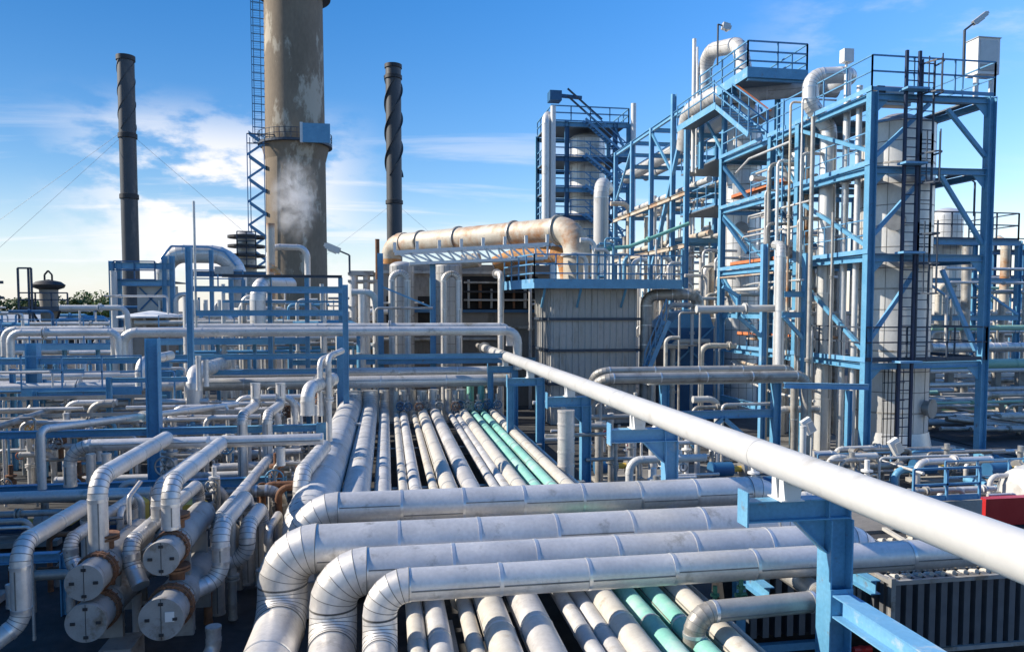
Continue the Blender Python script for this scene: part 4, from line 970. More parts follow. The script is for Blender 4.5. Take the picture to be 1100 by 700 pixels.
MB().bar((XF,42.9,zr-.2),(XF,39.5,zr-3.2),.12,.12,up=(1,0,0)).build('brace','blue',rt)
for z in (zr-3.4,zr-5.6):
    MB().box(XF+.2,34.5,z-.06,18.5,38.8,z).build('deck','grating',rt)
    b=MB(); railing_mb(b,[(XF+.25,34.5,z),(XF+.25,38.8,z)],gap=1.2); b.build('railing','rail',rt)
# rack pipes
pipe('big pale pipe running through the top of the open rack',[(16.9,34,zr-1.05),(16.9,52,zr-1.25)],.42,None,'column',seg=28,gap=1.9,fancy=True)
pipe('pale pipe parallel to and right of the big one in the open rack',[(18.3,34,zr-1.2),(18.3,52,zr-1.2)],.25,None,'jacket_dull',seg=20,gap=2)
for k,(x,dz,m,rr) in enumerate(((16.0,-4.1,'jacket_dull',.16),(16.6,-4.2,'jacket',.12),(17.4,-4.1,'duct',.17),(18.2,-4.2,'jacket',.13),(16.1,-6.75,'duct',.15),(16.8,-6.8,'jacket',.11),(17.7,-6.7,'jacket_dull',.18))):
    pipe(('left','second left','third','rightmost','left','middle','right')[k]+' small pipe on the '+('upper' if k<4 else 'lower')+' tier of the open rack',[(x,36,zr+dz),(x,51,zr+dz)],rr,None,m,'small pipes on the open rack tiers',seg=12,gap=1.8)
Y=39.5
pipe('bright white riser pipe with an elbow top beside the tan duct',[(XY(645,Y),Y,ZY(268,Y,645)),(XY(645,Y),Y,ZY(197,Y,645)),(XY(662,Y),Y+2.0,ZY(196,Y,662))],.40,.8,'white',seg=28,gap=2.2,fancy=True)
# dense verticals inside the rack
rnd=random.Random(11)
for k in range(64):
    y=rnd.uniform(36.5,50); x=rnd.uniform(15.8,19.2); z0=rnd.choice((0,0,2.0,3.5)); z1=rnd.uniform(5.5,zr-2.2); rr=rnd.choice((.05,.07,.09,.12,.16))
    pts=[(x,y,z0),(x,y,z1)]
    if rnd.random()<.5: pts.append((x+rnd.choice((-1,1))*rnd.uniform(.4,1.4),y,z1))
    pipe('thin upright pipe in the dense tangle inside the receding blue rack',pts,rr,rr*3,rnd.choice(('jacket','jacket_dull','column','jacket_old','duct')),'upright pipes inside the receding rack',stuff=True,seg=10,gap=1.2)
for k in range(26):
    y=rnd.uniform(34.5,46); x=rnd.uniform(15.2,16.2); z=rnd.uniform(4.0,9.2); rr=rnd.choice((.05,.07,.09))
    pipe('thin level pipe crossing the dense tangle inside the receding blue rack',[(x,y,z-.6),(x,y,z),(x+rnd.uniform(1.5,3.2),y,z)],rr,rr*3,rnd.choice(('jacket','jacket_dull','duct','jacket_old')),'level pipes inside the receding rack',stuff=True,seg=10,gap=1.2)
for k in range(40):
    y=rnd.uniform(27.2,30.4); x=rnd.uniform(15.9,18.8); z0=.1; z1=rnd.uniform(3,ZL[3]-.6); rr=rnd.choice((.04,.05,.07,.09,.12))
    pts=[(x,y,z0),(x,y,z1)]
    if rnd.random()<.6: pts.append((x+rnd.choice((-1,1))*rnd.uniform(.4,1.6),y+rnd.uniform(-.6,.6),z1))
    pipe('thin upright pipe in the tangle behind the left deck railings',pts,rr,rr*3,rnd.choice(('jacket','jacket_dull','column','white','jacket_old')),'upright pipes behind the left decks',seg=10,gap=1.3)
for k in range(26):
    y=rnd.uniform(26.8,30.0); x=rnd.uniform(15.6,16.6); z=rnd.choice(ZL[:3])+rnd.uniform(.3,2.3); rr=rnd.choice((.04,.06,.08))
    pipe('thin level pipe in the tangle behind the left deck railings',[(x,y,z),(x+rnd.uniform(1.2,2.6),y,z)] if rnd.random()<.6 else [(x,y,z),(x,y+rnd.uniform(1,3),z)],rr,rr*3,rnd.choice(('jacket','jacket_dull','duct','white')),'level pipes behind the left decks',seg=10,gap=1.3)
for k in range(14):
    y=rnd.uniform(27,30); x=rnd.uniform(15.8,16.8); z=rnd.choice(ZL[:3])+.012
    rt=empty('instrument_cabinet',(x,y,z),'small pale instrument box on a leg behind the left deck railings','instrument box','instrument boxes on the left decks')
    MB().tube((x,y,z),(x,y,z+.8),.03,8).build('leg','steel',rt); MB().box(x-.18,y-.1,z+.8,x+.18,y+.1,z+1.3).build('housing','white_metal',rt)
for k in range(7):
    y=rnd.uniform(27.5,30); x=rnd.uniform(16.0,16.7); z=ZL[k%3]+.012
    rt=empty('small_vessel',(x,y,z),'short pale drum standing on the decks behind the left railings','drum','drums on the left decks')
    MB().lathe((x,y,0),[(.001,z+.3),(.3,z+.42),(.34,z+.6),(.34,z+1.5),(.25,z+1.7),(.001,z+1.78)],20).build('shell','column',rt)
    for a in (0,2.1,4.2): MB().bar((x+.25*math.cos(a),y+.25*math.sin(a),z),(x+.25*math.cos(a),y+.25*math.sin(a),z+.6),.05,.05).build('leg','steel',rt)
# blue hooded tank and stair between casing and slim column
xq0,xq1=XY(716,34.5),XY(768,34.5)
rt=empty('blue_tank',((xq0+xq1)/2,35.5,0),'big dark blue square tank with a sloping lid left of the slim column','tank')
MB().box(xq0,34.6,0,xq1,37.5,ZY(352,34.6,740)).build('body','blue_dark',rt)
MB().prism([(xq0,34.6,ZY(352,34.6,740)+.002),(xq1,34.6,ZY(352,34.6,740)+.002),(xq1-.3,34.6,ZY(332,34.6,740)),(xq0+.9,34.6,ZY(336,34.6,740))],(0,2.9,0)).build('lid','blue',rt)
b=MB(); b.bar((xq0,34.57,ZY(352,34.6)),(xq1,34.57,ZY(405,34.6)),.08,.05,up=(0,1,0)).bar((xq1,34.57,ZY(352,34.6)),(xq0,34.57,ZY(405,34.6)),.08,.05,up=(0,1,0)); b.build('stiffener','blue',rt)
rt=empty('stair',(XY(700,34),34,0),'steep pale stair in front of the dark blue tank','stair')
b=MB(); stair_mb(b,(XY(693,33.5),33.5,ZY(405,33.5)),(XY(716,33.5),33.5,ZY(345,33.5)),.7,(0,1,0)); b.build('flight','blue_pale',rt)
b=MB(); a=V((XY(693,33.1),33.1,ZY(405,33.5))); c=V((XY(716,33.1),33.1,ZY(345,33.5)))
for h in (.5,1.0): b.bar(a+V((0,0,h)),c+V((0,0,h)),.05,.05)
for k in range(5): b.bar(a+(c-a)*(k/4),a+(c-a)*(k/4)+V((0,0,1)),.045,.045)
b.build('handrail','rail',rt)

# machinery under and beyond the white pipe
for k,(px,py,Y) in enumerate(((690,490,17.5),(790,470,21),(845,500,19),(760,505,17),(905,520,19.5),(665,455,22))):
    q=onZ(px,py+20,.3); x=XY(px,Y)
    pump('pump with a blue motor, '+('below the white pipe right of the rack','behind the blue portal under the grey pipe pair','left of the left floodlight','just beyond the pale gallows support','at the foot of the front left tower post','near the third gallows support')[k],x,Y,group='pump sets right of the rack')
rnd=random.Random(5)
for k in range(44):
    Y=rnd.uniform(14.5,30); px=rnd.uniform(600,915); x=XY(px,Y)
    if x<5.3 or x>14.9: continue
    z1=rnd.uniform(.5,2.2); rr=rnd.choice((.04,.05,.07,.09,.12))
    pts=[(x,Y,.05),(x,Y,z1),(x+rnd.choice((-1,1))*rnd.uniform(.5,2.0),Y,z1)] if rnd.random()<.7 else [(x,Y,.05),(x,Y,z1)]
    pipe('low bent pipe among the pumps right of the rack',pts,rr,rr*3,rnd.choice(('jacket','jacket_dull','white','jacket_old')),'low bent pipes among the pumps',seg=10,gap=.8)
for k in range(12):
    Y=rnd.uniform(15.5,27); x=rnd.uniform(5.6,13.5)
    rt=empty('valve',(x,Y,.06),'pale handwheel valve among the pumps right of the rack','valve','handwheel valves among the pumps')
    MB().tube((x,Y,.05),(x,Y,1.2),.07,10).ringat((x,Y,.6),(0,0,1),.16,.05,12).ringat((x,Y,.9),(0,0,1),.16,.05,12).build('body','white_metal',rt)
    MB().lathe((x,Y-.3,.75),[(.10,-.012),(.14,0),(.10,.012)],14,axis='y').build('handwheel','red' if k%4==0 else 'steel',rt)
q=onY(608,470,19.2); pipe('vertical ribbed blue grey vessel pipe seen through the third gallows',[(q.x,19.2,.1),(q.x,19.2,ZY(440,19.2,608))],.22,None,'jacket',seg=24,gap=.35)
for k in range(9):
    Y=16+k*1.3; rt=empty('low_guard_rail',(9,Y,0),'','railing') if False else None
b=MB(); 
for (px0,px1,py,Y) in ((735,850,512,16.5),):
    railing_mb(b,[(XY(px0,Y),Y,.02),(XY(px1,Y),Y,.02)],gap=1.0)
tag(b.build('guard_rail','rail_dark'),'dark low guard rail behind the farthest cross pipe','railing')
b=MB().box(6.0,15.2,.9,9.8,15.35,1.12); tag(b.build('low_beam','blue'),'blue low beam beyond the pale gallows support','beam')

# ------------------------------------------------------------------ behind the tower, far right
G2='long pipes on the far right rack'
for k,(py,Y,D,m,lab) in enumerate(((352,38,.30,'green','upper pale green pipe on the far right rack'),(391,34,.52,'green','thick pale green pipe on the far right rack'),(373,36,.5,'jacket','ribbed silver pipe on the far right rack'),(398,33.4,.2,'white','white pipe under the thick pale green one at far right'),(437,36,.3,'cream','cream low pipe on the far right rack'),(443,34.4,.26,'jacket_dull','grey low pipe on the far right rack'),(404,40,.3,'cream','cream pipe behind the right post of the tall frame'),(360,44,.3,'jacket_old','old grey pipe in the background at far right'))):
    pipe(lab,[(XY(1000,Y),Y,ZY(py,Y,1050)),(XY(1180,Y),Y,ZY(py,Y,1050))],D/2,None,m,G2,seg=18,gap=.4 if 'ribbed' in lab else 2)
rt=empty('far_pipe_rack',(XY(1060,37),37,0),'grey concrete and steel rack carrying the pipes at far right','pipe rack')
for px in (1004,1024,1075,1100,1130): MB().box(XY(px,35)-.16,35,0,XY(px,35)+.16,35.3,ZY(394,35)).build('post','concrete',rt)
for py in (382,412,447): MB().box(XY(1000,37),36.8,ZY(py,37)-.12,XY(1190,37),37.1,ZY(py,37)+.06).build('beam','white_metal' if py!=382 else 'blue',rt)
rt=empty('far_steel_frame',(XY(1040,40),40,0),'blue railed deck and frame behind the right side of the tall frame','steel frame')
zf=ZY(258,40,1040); xa,xb=XY(996,40),XY(1092,40)
for x in (xa,(xa+xb)/2,xb):
    for y in (40,44): MB().ibeam((x,y,0),(x,y,zf),.28,.28,up=(1,0,0)).build('post','blue',rt)
for z in (zf-.15,zf-2.4,zf-4.6): MB().ibeam((xa,39.85,z),(xb,39.85,z),.2,.3).build('beam','blue',rt)
MB().box(xa,40.01,zf,xb,44,zf+.05).build('deck','grating',rt)
b=MB(); railing_mb(b,[(xa,40.05,zf+.05),(xb,40.05,zf+.05),(xb,44,zf+.05)],h=1.6,gap=1.6,t=.07); b.build('railing','rail_dark',rt)
for s in (0,1): MB().bar((xa+s*(xb-xa)/2,39.9,zf-2.6),((xa+xb)/2+s*(xb-xa)/2,39.9,zf-4.4),.12,.12,up=(0,1,0)).build('brace','blue_pale',rt)
column_thing('pale drum tower behind the railed deck on the far right',XY(1014,42),42,0,ZY(232,42,1014),.9,dome=.5,name='far_column')
pipe('grey upright flue pipe under the far right railed deck',[(XY(1037,38),38,0),(XY(1037,38),38,ZY(265,38,1037))],.25,None,'jacket_old',seg=16,gap=2)
pipe('rusty topped pipe with an elbow beyond the right frame post',[(XY(1078,46),46,0),(XY(1078,46),46,ZY(262,46,1078)),(XY(1082,46),47,ZY(256,46,1082))],.3,.5,'duct',seg=16)
rt=empty('far_steel_frame',(XY(1095,60),60,0),'distant blue frame with railings at the right picture edge','steel frame')
for px in (1066,1082,1098,1120,1140): MB().ibeam((XY(px,60),60,0),(XY(px,60),60,ZY(262,60,1090)),.3,.3,up=(1,0,0)).build('post','blue_dark',rt)
for py in (272,298,322,345): MB().ibeam((XY(1062,60),59.8,ZY(py,60,1090)),(XY(1150,60),59.8,ZY(py,60,1090)),.25,.35).build('beam','blue_dark',rt)
b=MB(); railing_mb(b,[(XY(1062,60),59.6,ZY(270,60,1090)),(XY(1150,60),59.6,ZY(270,60,1090))],gap=2,t=.09); b.build('railing','rail_dark',rt)
rnd=random.Random(21)
for k in range(40):
    Y=rnd.uniform(38,58); px=rnd.uniform(1000,1110); x=XY(px,Y); z1=rnd.uniform(2,8); rr=rnd.choice((.07,.1,.14,.2))
    pts=[(x,Y,0),(x,Y,z1)]+([(x+rnd.choice((-1,1))*rnd.uniform(1,3),Y,z1)] if rnd.random()<.6 else [])
    pipe('distant upright pipe in the background plant on the far right',pts,rr,rr*3,rnd.choice(('jacket','jacket_dull','cream','jacket_old','blue')),'distant upright pipes at far right',stuff=True,seg=8,gap=2)
for k in range(16):
    Y=rnd.uniform(26.5,33); px=rnd.uniform(1010,1110); x=XY(px,Y); 
    pipe('low pipe on the shaded ground behind the right frame post',[(x,Y,rnd.uniform(.2,.9)),(x+rnd.uniform(2,5),Y,.4)],rnd.choice((.06,.09)),.3,'jacket_old','low pipes behind the right frame post',stuff=True,seg=8)

# ------------------------------------------------------------------ more fine steel and pipes on the left face of the tall frame
rnd=random.Random(91)
for k in range(10):
    y=rnd.uniform(23.4,28.2); x=XF-rnd.uniform(.22,.9); rr=rnd.choice((.035,.045,.06,.075,.09))
    z1=rnd.choice((ZL[3]-.3,ZL[2]+1.0,ZL[2],ZL[1]+1.5,ZL[3]+.6)); z0=rnd.choice((.1,.1,.1,ZL[0]))
    pts=[(x,y,z0),(x,y,z1),(x+rnd.uniform(.6,1.6),y,z1)] if rnd.random()<.7 else [(x,y,z0),(x,y,z1)]
    pipe('slim upright pipe running up the left face of the tall frame',pts,rr,rr*3.5,rnd.choice(('column','white','jacket','jacket_dull','duct','jacket_old')),'slim upright pipes on the left face',seg=10,gap=1.7)
for k in range(12):
    y=rnd.uniform(23.5,27); x=XF-rnd.uniform(.25,.7); z=rnd.uniform(1.0,ZL[3]-.6); rr=rnd.choice((.04,.05,.07))
    pipe('slim level pipe along the left face of the tall frame',[(x,y,z),(x,y+rnd.uniform(2,6.5),z),(x+1,y+6.6,z)],rr,rr*3.5,rnd.choice(('column','white','jacket','jacket_dull','duct')),'slim level pipes on the left face',seg=10,gap=1.7)
fr=bpy.data.objects['process_tower_frame']
for i in range(4):
    b=MB(); railing_mb(b,[(17.0 if i!=3 else 18.5,30.1 if i!=3 else 33,ZL[i]+.012),(17.0 if i!=3 else 18.5,27,ZL[i]+.012)],gap=1.3)
    if i in (1,2): railing_mb(b,[(XF+.1,YT+.05,ZL[i]+.012),(XF+.1,26.3,ZL[i]+.012)],gap=1.3,t=.035)
    b.build('railing','rail',fr)
b=MB(); ladder_mb(b,XF-.25,27.6,ZL[0],ZL[3]+1.1,.45,ax='y'); b.build('ladder','blue_pale',fr)
# secondary bracing
for (y0,y1,i) in ((28.9,33.0,0),(28.9,33.0,1),(26.8,28.5,2)):
    MB().bar((XF,y0,ZL[i]+.1),(XF,y1,ZL[i+1]-.3),.09,.09,up=(1,0,0)).build('brace','blue',fr)
# background pipe levels far right
for k in range(34):
    Y=rnd.uniform(33,62); px=rnd.uniform(985,1060); x=XY(px,Y); z=ZY(rnd.uniform(285,445),Y,px)
    if z<.3: z=.4
    rr=rnd.choice((.08,.12,.16,.24)); L=rnd.uniform(3,9)
    pts=[(x,Y,z),(x+L,Y,z)] if rnd.random()<.6 else [(x,Y,.1),(x,Y,z),(x+L,Y,z)]
    pipe('',pts,rr,rr*3,rnd.choice(('jacket','jacket_dull','cream','green','jacket_old','white','blue')),stuff=True,seg=10,gap=1.6)
for k in range(26):
    Y=rnd.uniform(29.5,40); px=rnd.uniform(690,780); x=XY(px,Y); z=ZY(rnd.uniform(300,400),Y,px)
    rr=rnd.choice((.05,.08,.12)); 
    pipe('',[(x,Y,.1),(x,Y,max(.4,z)),(x+rnd.uniform(.5,2),Y,max(.4,z))],rr,rr*3,rnd.choice(('jacket','jacket_dull','cream','jacket_old','white','blue_pale')),stuff=True,seg=10,gap=1.2)

for i,z in enumerate(ZL):
    for x,sg in ((XF+.14,1),(XR_-.14,-1)):
        MB().prism([(x,YT-.01,z-.225),(x+sg*.45,YT-.01,z-.225),(x,YT-.01,z-.68)],(0,.02,0)).build('gusset','blue',fr)

# ------------------------------------------------------------------ low pipework round the tower base
rnd=random.Random(63)
for k in range(60):
    Y=rnd.uniform(16.8,21.6); x=rnd.uniform(11.5,22.5); z=rnd.uniform(.25,1.1); rr=rnd.choice((.04,.05,.07,.1)); L=rnd.uniform(.8,3.2)
    pts=[(x,Y,.05),(x,Y,z),(x+L,Y,z)] if rnd.random()<.6 else ([(x,Y,z),(x+L,Y,z),(x+L,Y,.05)] if rnd.random()<.6 else [(x,Y,z),(x,Y+L*.6,z)])
    pipe('',pts,rr,rr*3,rnd.choice(('jacket','jacket_dull','jacket_old','white','blue','steel')),stuff=True,seg=10,gap=.8)
for k in range(40):
    Y=rnd.uniform(26,36); x=rnd.uniform(19.5,27); z=rnd.uniform(.3,1.6); rr=rnd.choice((.06,.09,.12,.16)); L=rnd.uniform(2,6)
    pipe('',[(x,Y,.05),(x,Y,z),(x+L,Y,z)] if rnd.random()<.5 else [(x,Y,z),(x+L,Y,z)],rr,rr*3,rnd.choice(('jacket','jacket_dull','jacket_old','cream','green','steel')),stuff=True,seg=10,gap=1.2)
for k,(x,y,lab) in enumerate(((16.4,20.3,'pump with a blue motor right of the front left tower post'),(18.3,19.6,'pump with a blue motor before the ladder foot of the tower'),(20.6,20.6,'pump with a blue motor at the right post of the tower'))): pump(lab,x,y,group='pump sets right of the rack')
for k,(x0,x1,y,lab) in enumerate(((15.2,19.2,18.4,'blue floor railing before the tower base'),(12.6,15.0,20.4,'blue floor railing left of the front left tower post'))):
    b=MB(); railing_mb(b,[(x0,y,.13 if x0>15 else .02),(x1,y,.13 if x0>15 else .02)],gap=.9,t=.045,h=1.0); tag(b.build('guard_rail','rail'),lab,'railing')
for k,(px,Y) in enumerate(((1012,30),(1034,31),(1080,30.5),(1100,29))):
    x=XY(px,Y); rt=empty('rack_trestle',(x,Y,0),('leftmost','second','third','rightmost')[k]+' low concrete trestle on the shaded ground behind the right tower post','trestle','low concrete trestles')
    MB().box(x-.12,Y,0,x+.12,Y+.25,1.25).build('post','concrete',rt); MB().box(x-.9,Y-.01,1.252,x+.9,Y+.26,1.45).build('beam','concrete',rt)
# ================================================================== FURNACE BLOCK (centre)
Yc=34.0
xb0,xb1=XY(592,Yc),XY(684,Yc); zc1=ZY(302,Yc,640)
rt=empty('furnace_casing',((xb0+xb1)/2,36,0),'tall pale corrugated casing with a sunlit narrow left side and dark flange lines','furnace casing')
MB().box(xb0,Yc,0,xb1,Yc+3.7,zc1-.32).build('wall','panel',rt)
b=MB(); x=xb0+.12
while x<xb1: b.box(x,Yc-.05,0,x+.05,Yc-.001,zc1-.33); x+=.30
y=Yc+.2
while y<Yc+3.6: b.box(xb0-.05,y,0,xb0-.001,y+.05,zc1-.33); y+=.42
b.build('wall_ribs','panel',rt)
for py in (343,378,415): MB().box(xb0-.16,Yc-.16,ZY(py,Yc)-.06,xb1+.14,Yc+3.8,ZY(py,Yc)+.06).build('flange','rail_dark',rt)
MB().box(xb0-.05,Yc-.05,zc1-.315,xb1+.05,Yc+3.75,zc1-.22).build('roof','panel',rt)
# platform on top
rt=empty('casing_platform',((xb0+xb1)/2,Yc+1,zc1),'blue railed platform overhanging the top of the tall pale casing','platform')
xa,xe=XY(553,Yc-.4),XY(728,Yc-.4); y0=Yc-.9
MB().box(xa+.8,y0,zc1-.2,xe,Yc+4.4,zc1-.12).build('deck','grating',rt)
MB().box(xa+.8,y0-.014,zc1-.36,xe,y0-.002,zc1+.06).build('toe_plate','blue',rt)
MB().prism([(xa+.8,y0,zc1-.36),(xa+.8,y0,zc1+.06),(xa,Yc+2.6,zc1+.06),(xa,Yc+2.6,zc1-.36)],(-.012,-.002,0)).build('toe_plate','blue_pale',rt)  # left side in the paler blue as painted sunlight
b=MB(); railing_mb(b,[(xa,Yc+2.6,zc1-.1),(xa+.8,y0+.03,zc1-.1),(xe,y0+.03,zc1-.1)],h=1.25,gap=.95,t=.06,rails=(1.0,.66,.33)); b.build('railing','rail',rt)
for x in (xa+1.3,xb0+1.2,xb1-.8): MB().bar((x,y0+.1,zc1-.4),(x,Yc-.06,zc1-1.2),.09,.09).build('bracket','blue',rt)
# ladder/pipes right of casing
pipe('dull ribbed pipe with a top elbow right of the tall pale casing',[(XY(694,34.2),34.2,0),(XY(694,34.2),34.2,ZY(317,34.2,694)),(XY(750,33.6),33.6,ZY(316,34.2,720)),(XY(750,33.6),33.6,ZY(332,33.6,750))],.27,.5,'jacket_old',seg=22,gap=.9,fancy=True)
# furnace body behind
Yk=41.0
xk0,xk1=XY(411,Yk),XY(590,Yk); zk=ZY(284,Yk,480)
rt=empty('fired_heater',((xk0+xk1)/2,43,0),'brown grey fired heater with dark openings behind the silver pipe pairs','fired heater')
MB().box(xk0,Yk,0,xk1,Yk+6,zk).build('casing','panel_brown',rt)
xo=[XY(p,Yk) for p in (497,514,531,548,566)]
MB().box(xo[0],Yk-.03,ZY(333,Yk),xo[-1]+.6,Yk-.002,ZY(296,Yk)).build('opening','gap',rt)  # flat dark sheet paints the shade inside the opening
for py in (303,313,322): MB().box(xo[0]+.05,Yk-.5,ZY(py,Yk)-.05,xo[-1]+.5,Yk-.035,ZY(py,Yk)+.05).build('ledge','jacket_old' if py!=313 else 'black',rt)
for q in range(7): x=xo[0]+.3+q*.62; MB().tube((x,Yk-.3,ZY(331,Yk)),(x,Yk-.3,ZY(300+5*(q%3),Yk)),.07+.03*(q%2),10).build('burner_pipe',('jacket_old','rust','steel')[q%3],rt)
for a,c in ((415,440),(449,472)): MB().box(XY(a,Yk),Yk-.03,ZY(348,Yk),XY(c,Yk),Yk-.002,ZY(318,Yk)).build('opening','gap',rt)
for py in (292,334,352): MB().box(xk0-.1,Yk-.22,ZY(py,Yk)-.08,xk1,Yk-.035,ZY(py,Yk)+.08).build('ledge','jacket_old' if py!=334 else 'blue_dark',rt)
b=MB(); x=xk0
while x<xk1: b.box(x,Yk-.07,0,x+.07,Yk-.003,ZY(354,Yk)); x+=.42
b.build('wall_ribs','panel_brown',rt)
for k,(px,lab) in enumerate(((432,'left grey upright flue drum against the fired heater'),(482,'right grey upright flue drum against the fired heater'))):
    column_thing(lab,XY(px,38.8),38.8,0,ZY(286,38.8,px),.62 if k==0 else .7,m='panel',dome=.25,name='flue_drum',cat='drum',group='upright drums by the fired heater')
for k,(pa,pb,pt,lab) in enumerate(((421,438,293,'left pair of bright pipes joined by a U bend before the heater'),(477,493,294,'right pair of pipes joined by a U bend before the heater'))):
    Y=36.2; pipe(lab,[(XY(pa,Y),Y,0),(XY(pa,Y),Y,ZY(pt,Y,pa)),(XY(pb,Y),Y,ZY(pt,Y,pa)),(XY(pb,Y),Y,0)],.155,.36,'jacket_dull' if k==0 else 'jacket','U bend pipe pairs before the heater',seg=20,gap=1.3,fancy=True)
pipe('single upright silver pipe before the dark heater openings',[(XY(538,36.2),36.2,0),(XY(538,36.2),36.2,ZY(294,36.2,538)),(XY(538,36.2),38,ZY(292,36.2,538))],.15,.35,'jacket',seg=18,gap=1.3)
rt=empty('heater_frame',(XY(440,35.6),35.6,0),'slim blue frame of two posts before the fired heater','steel frame')
for px,pt in ((409,272),(465,283)): MB().ibeam((XY(px,35.6),35.6,0),(XY(px,35.6),35.6,ZY(pt,35.6,px)),.26,.26,up=(1,0,0)).build('post','blue',rt)
for py in (388,): MB().ibeam((XY(409,35.6)-4,35.45,ZY(py,35.6)),(XY(575,35.6),35.45,ZY(py,35.6)),.16,.24).build('beam','blue',rt)
for (a,b_,c,d) in ((411,330,464,332),(411,308,464,330)): MB().bar((XY(a,35.6),35.6,ZY(b_,35.6)),(XY(c,35.6),35.6,ZY(d,35.6)),.08,.08,up=(0,1,0)).build('brace','blue',rt)
# truss walkway in front of the duct: y 265-285
Yq=35.2
rt=empty('truss_walkway',(XY(490,Yq),Yq,ZY(280,Yq)),'white painted lattice truss walkway sloping below the big tan duct','walkway')
A=onY(424,271,Yq); Bq=onY(588,262,Yq); A2=onY(440,283,Yq); B2=onY(588,277,Yq)
for dy in (0,.9):
    o=V((0,dy,0)); b=MB(); b.bar(A+o,Bq+o,.15,.15); b.build('top_chord','white_metal',rt); MB().bar(A2+o,B2+o,.13,.13).build('bottom_chord','white_metal',rt)
b=MB(); n=12
for i in range(n):
    t0,t1=i/n,(i+1)/n
    p0=A.lerp(Bq,t0) ; p1=A2.lerp(B2,t1); p2=A.lerp(Bq,t1)
    b.bar(p0,p1,.085,.085); b.bar(p1,p2,.085,.085)
b.build('lattice','white_metal',rt)
for i in range(8):
    p=A.lerp(Bq,i/7); MB().bar(p,p+V((0,0,.45)),.14,.14).build('stub_post','white_metal',rt)
MB().prism([A2+V((0,.05,.02)),B2+V((0,.05,.02)),B2+V((0,.85,.02)),A2+V((0,.85,.02))],(0,0,.03)).build('deck','grating',rt)
# big duct
def duct(label,pts,r,m,R,seg=36):
    return pipe(label,pts,r,R,m,seg=seg,gap=2.6,fancy=True,name='flue_duct',cat='duct')
P0=onY(408,266,47); P1=onY(430,262,47); P2=onY(600,247,37.2); P3=onY(626,248,35.8)
d0=V((P2-P1)).normalized()
L=(P2-P1).length
rt=empty('flue_duct',(P1.x,P1.y,P1.z-1),'huge tan weathered flue duct with orange rust at its left end','duct')
prev=None
r0,r1=.62,.66
for i,(t0,t1) in enumerate(((0,.16),(.16,.42),(.42,.76),(.76,1.0))):
    a=P1+d0*(L*t0); c=P1+d0*(L*t1); MB().tube(a,c,r0,36,cap=False).build('section','duct',rt)
    if i: MB().ringat(a,d0,r0+.09,.12,36).build('flange','jacket_old',rt)
MB().ringat(P1+d0*(L*.02),d0,r0+.05,.5,36).build('end_band','duct',rt)
st=[]
e0=P1; 
for k in range(7):
    a=PI/2*k/6; st.append((e0-d0*(.9*math.sin(a))+V((0,0,-.9*(1-math.cos(a)))), (-d0*math.cos(a)+V((0,0,-math.sin(a))))))
MB().elbow(st,r0,32).build('elbow','duct',rt)
MB().tube(st[-1][0],st[-1][0]-V((0,0,.9)),r0*1.02,32,cap=False).build('rusty_band','rust_bright',rt)
MB().tube(st[-1][0]-V((0,0,.9)),V((st[-1][0].x,st[-1][0].y,0)),r0*.98,32,cap=False).build('down_leg','panel',rt)
e0=P2; st=[]
for k in range(8):
    a=PI/2*k/7; st.append((e0+d0*(1.15*math.sin(a))+V((0,0,-1.15*(1-math.cos(a)))), (d0*math.cos(a)+V((0,0,-math.sin(a))))))
MB().elbow(st,r1,32).build('elbow','duct',rt)
c=st[-1][0]
MB().tube(c,V((c.x,c.y,zc1-.1)),r1,32,cap=False).build('down_leg','duct',rt)
MB().ringat(P2,d0,r1+.1,.14,36).build('flange','jacket_old',rt)
MB().ringat(c-V((0,0,.15)),(0,0,1),r1+.13,.12,36).build('flange','white_metal',rt)
# rusty lower duct
Pa=onY(532,284,40); Pb=onY(606,272,37.6)
pipe('orange rusty lower duct behind the lattice truss walkway',[Pa,onY(552,276,39.5),Pb,(Pb.x+.3,Pb.y,zc1-.1)],.42,.7,'rust_bright',seg=28,gap=2.2,fancy=True,name='flue_duct',cat='duct')
pipe('pale rust streaked flange stub on the truss walkway',[onY(497,281,39),onY(515,279,38.6)],.36,None,'duct',seg=20,gap=.3,name='duct_stub',cat='duct')
# bits on casing platform
rnd=random.Random(31)
for k in range(16):
    px=rnd.uniform(628,735); Y=rnd.uniform(34.6,37.5); x=XY(px,Y); z=zc1-.1; h=rnd.uniform(.8,2.2); rr=rnd.choice((.05,.08,.12))
    pipe('small pipe standing on the casing platform behind its railing',[(x,Y,z),(x,Y,z+h)]+([(x+rnd.choice((-1,1))*.7,Y,z+h)] if rnd.random()<.6 else []),rr,rr*3,rnd.choice(('white','jacket','blue','column')),'small pipes on the casing platform',seg=10,gap=.7)
pipe('thin teal pipe above the casing platform railing',[onY(640,268,36.5),onY(676,265,36.5),onY(740,240,36.5)],.09,.3,'teal',gap=1)
# background fill between heater and rack
for k in range(30):
    px=rnd.uniform(545,720); Y=rnd.uniform(39,55); x=XY(px,Y); rr=rnd.choice((.06,.09,.13)); h=rnd.uniform(5,9.5)
    pipe('upright pipe far behind the tall pale casing',[(x,Y,0),(x,Y,h)]+([(x+rnd.choice((-1,1))*rnd.uniform(.8,2),Y,h)] if rnd.random()<.6 else []),rr,rr*3,rnd.choice(('jacket','jacket_dull','blue','column','jacket_old')),'upright pipes behind the tall pale casing',stuff=True,seg=8,gap=1.6)

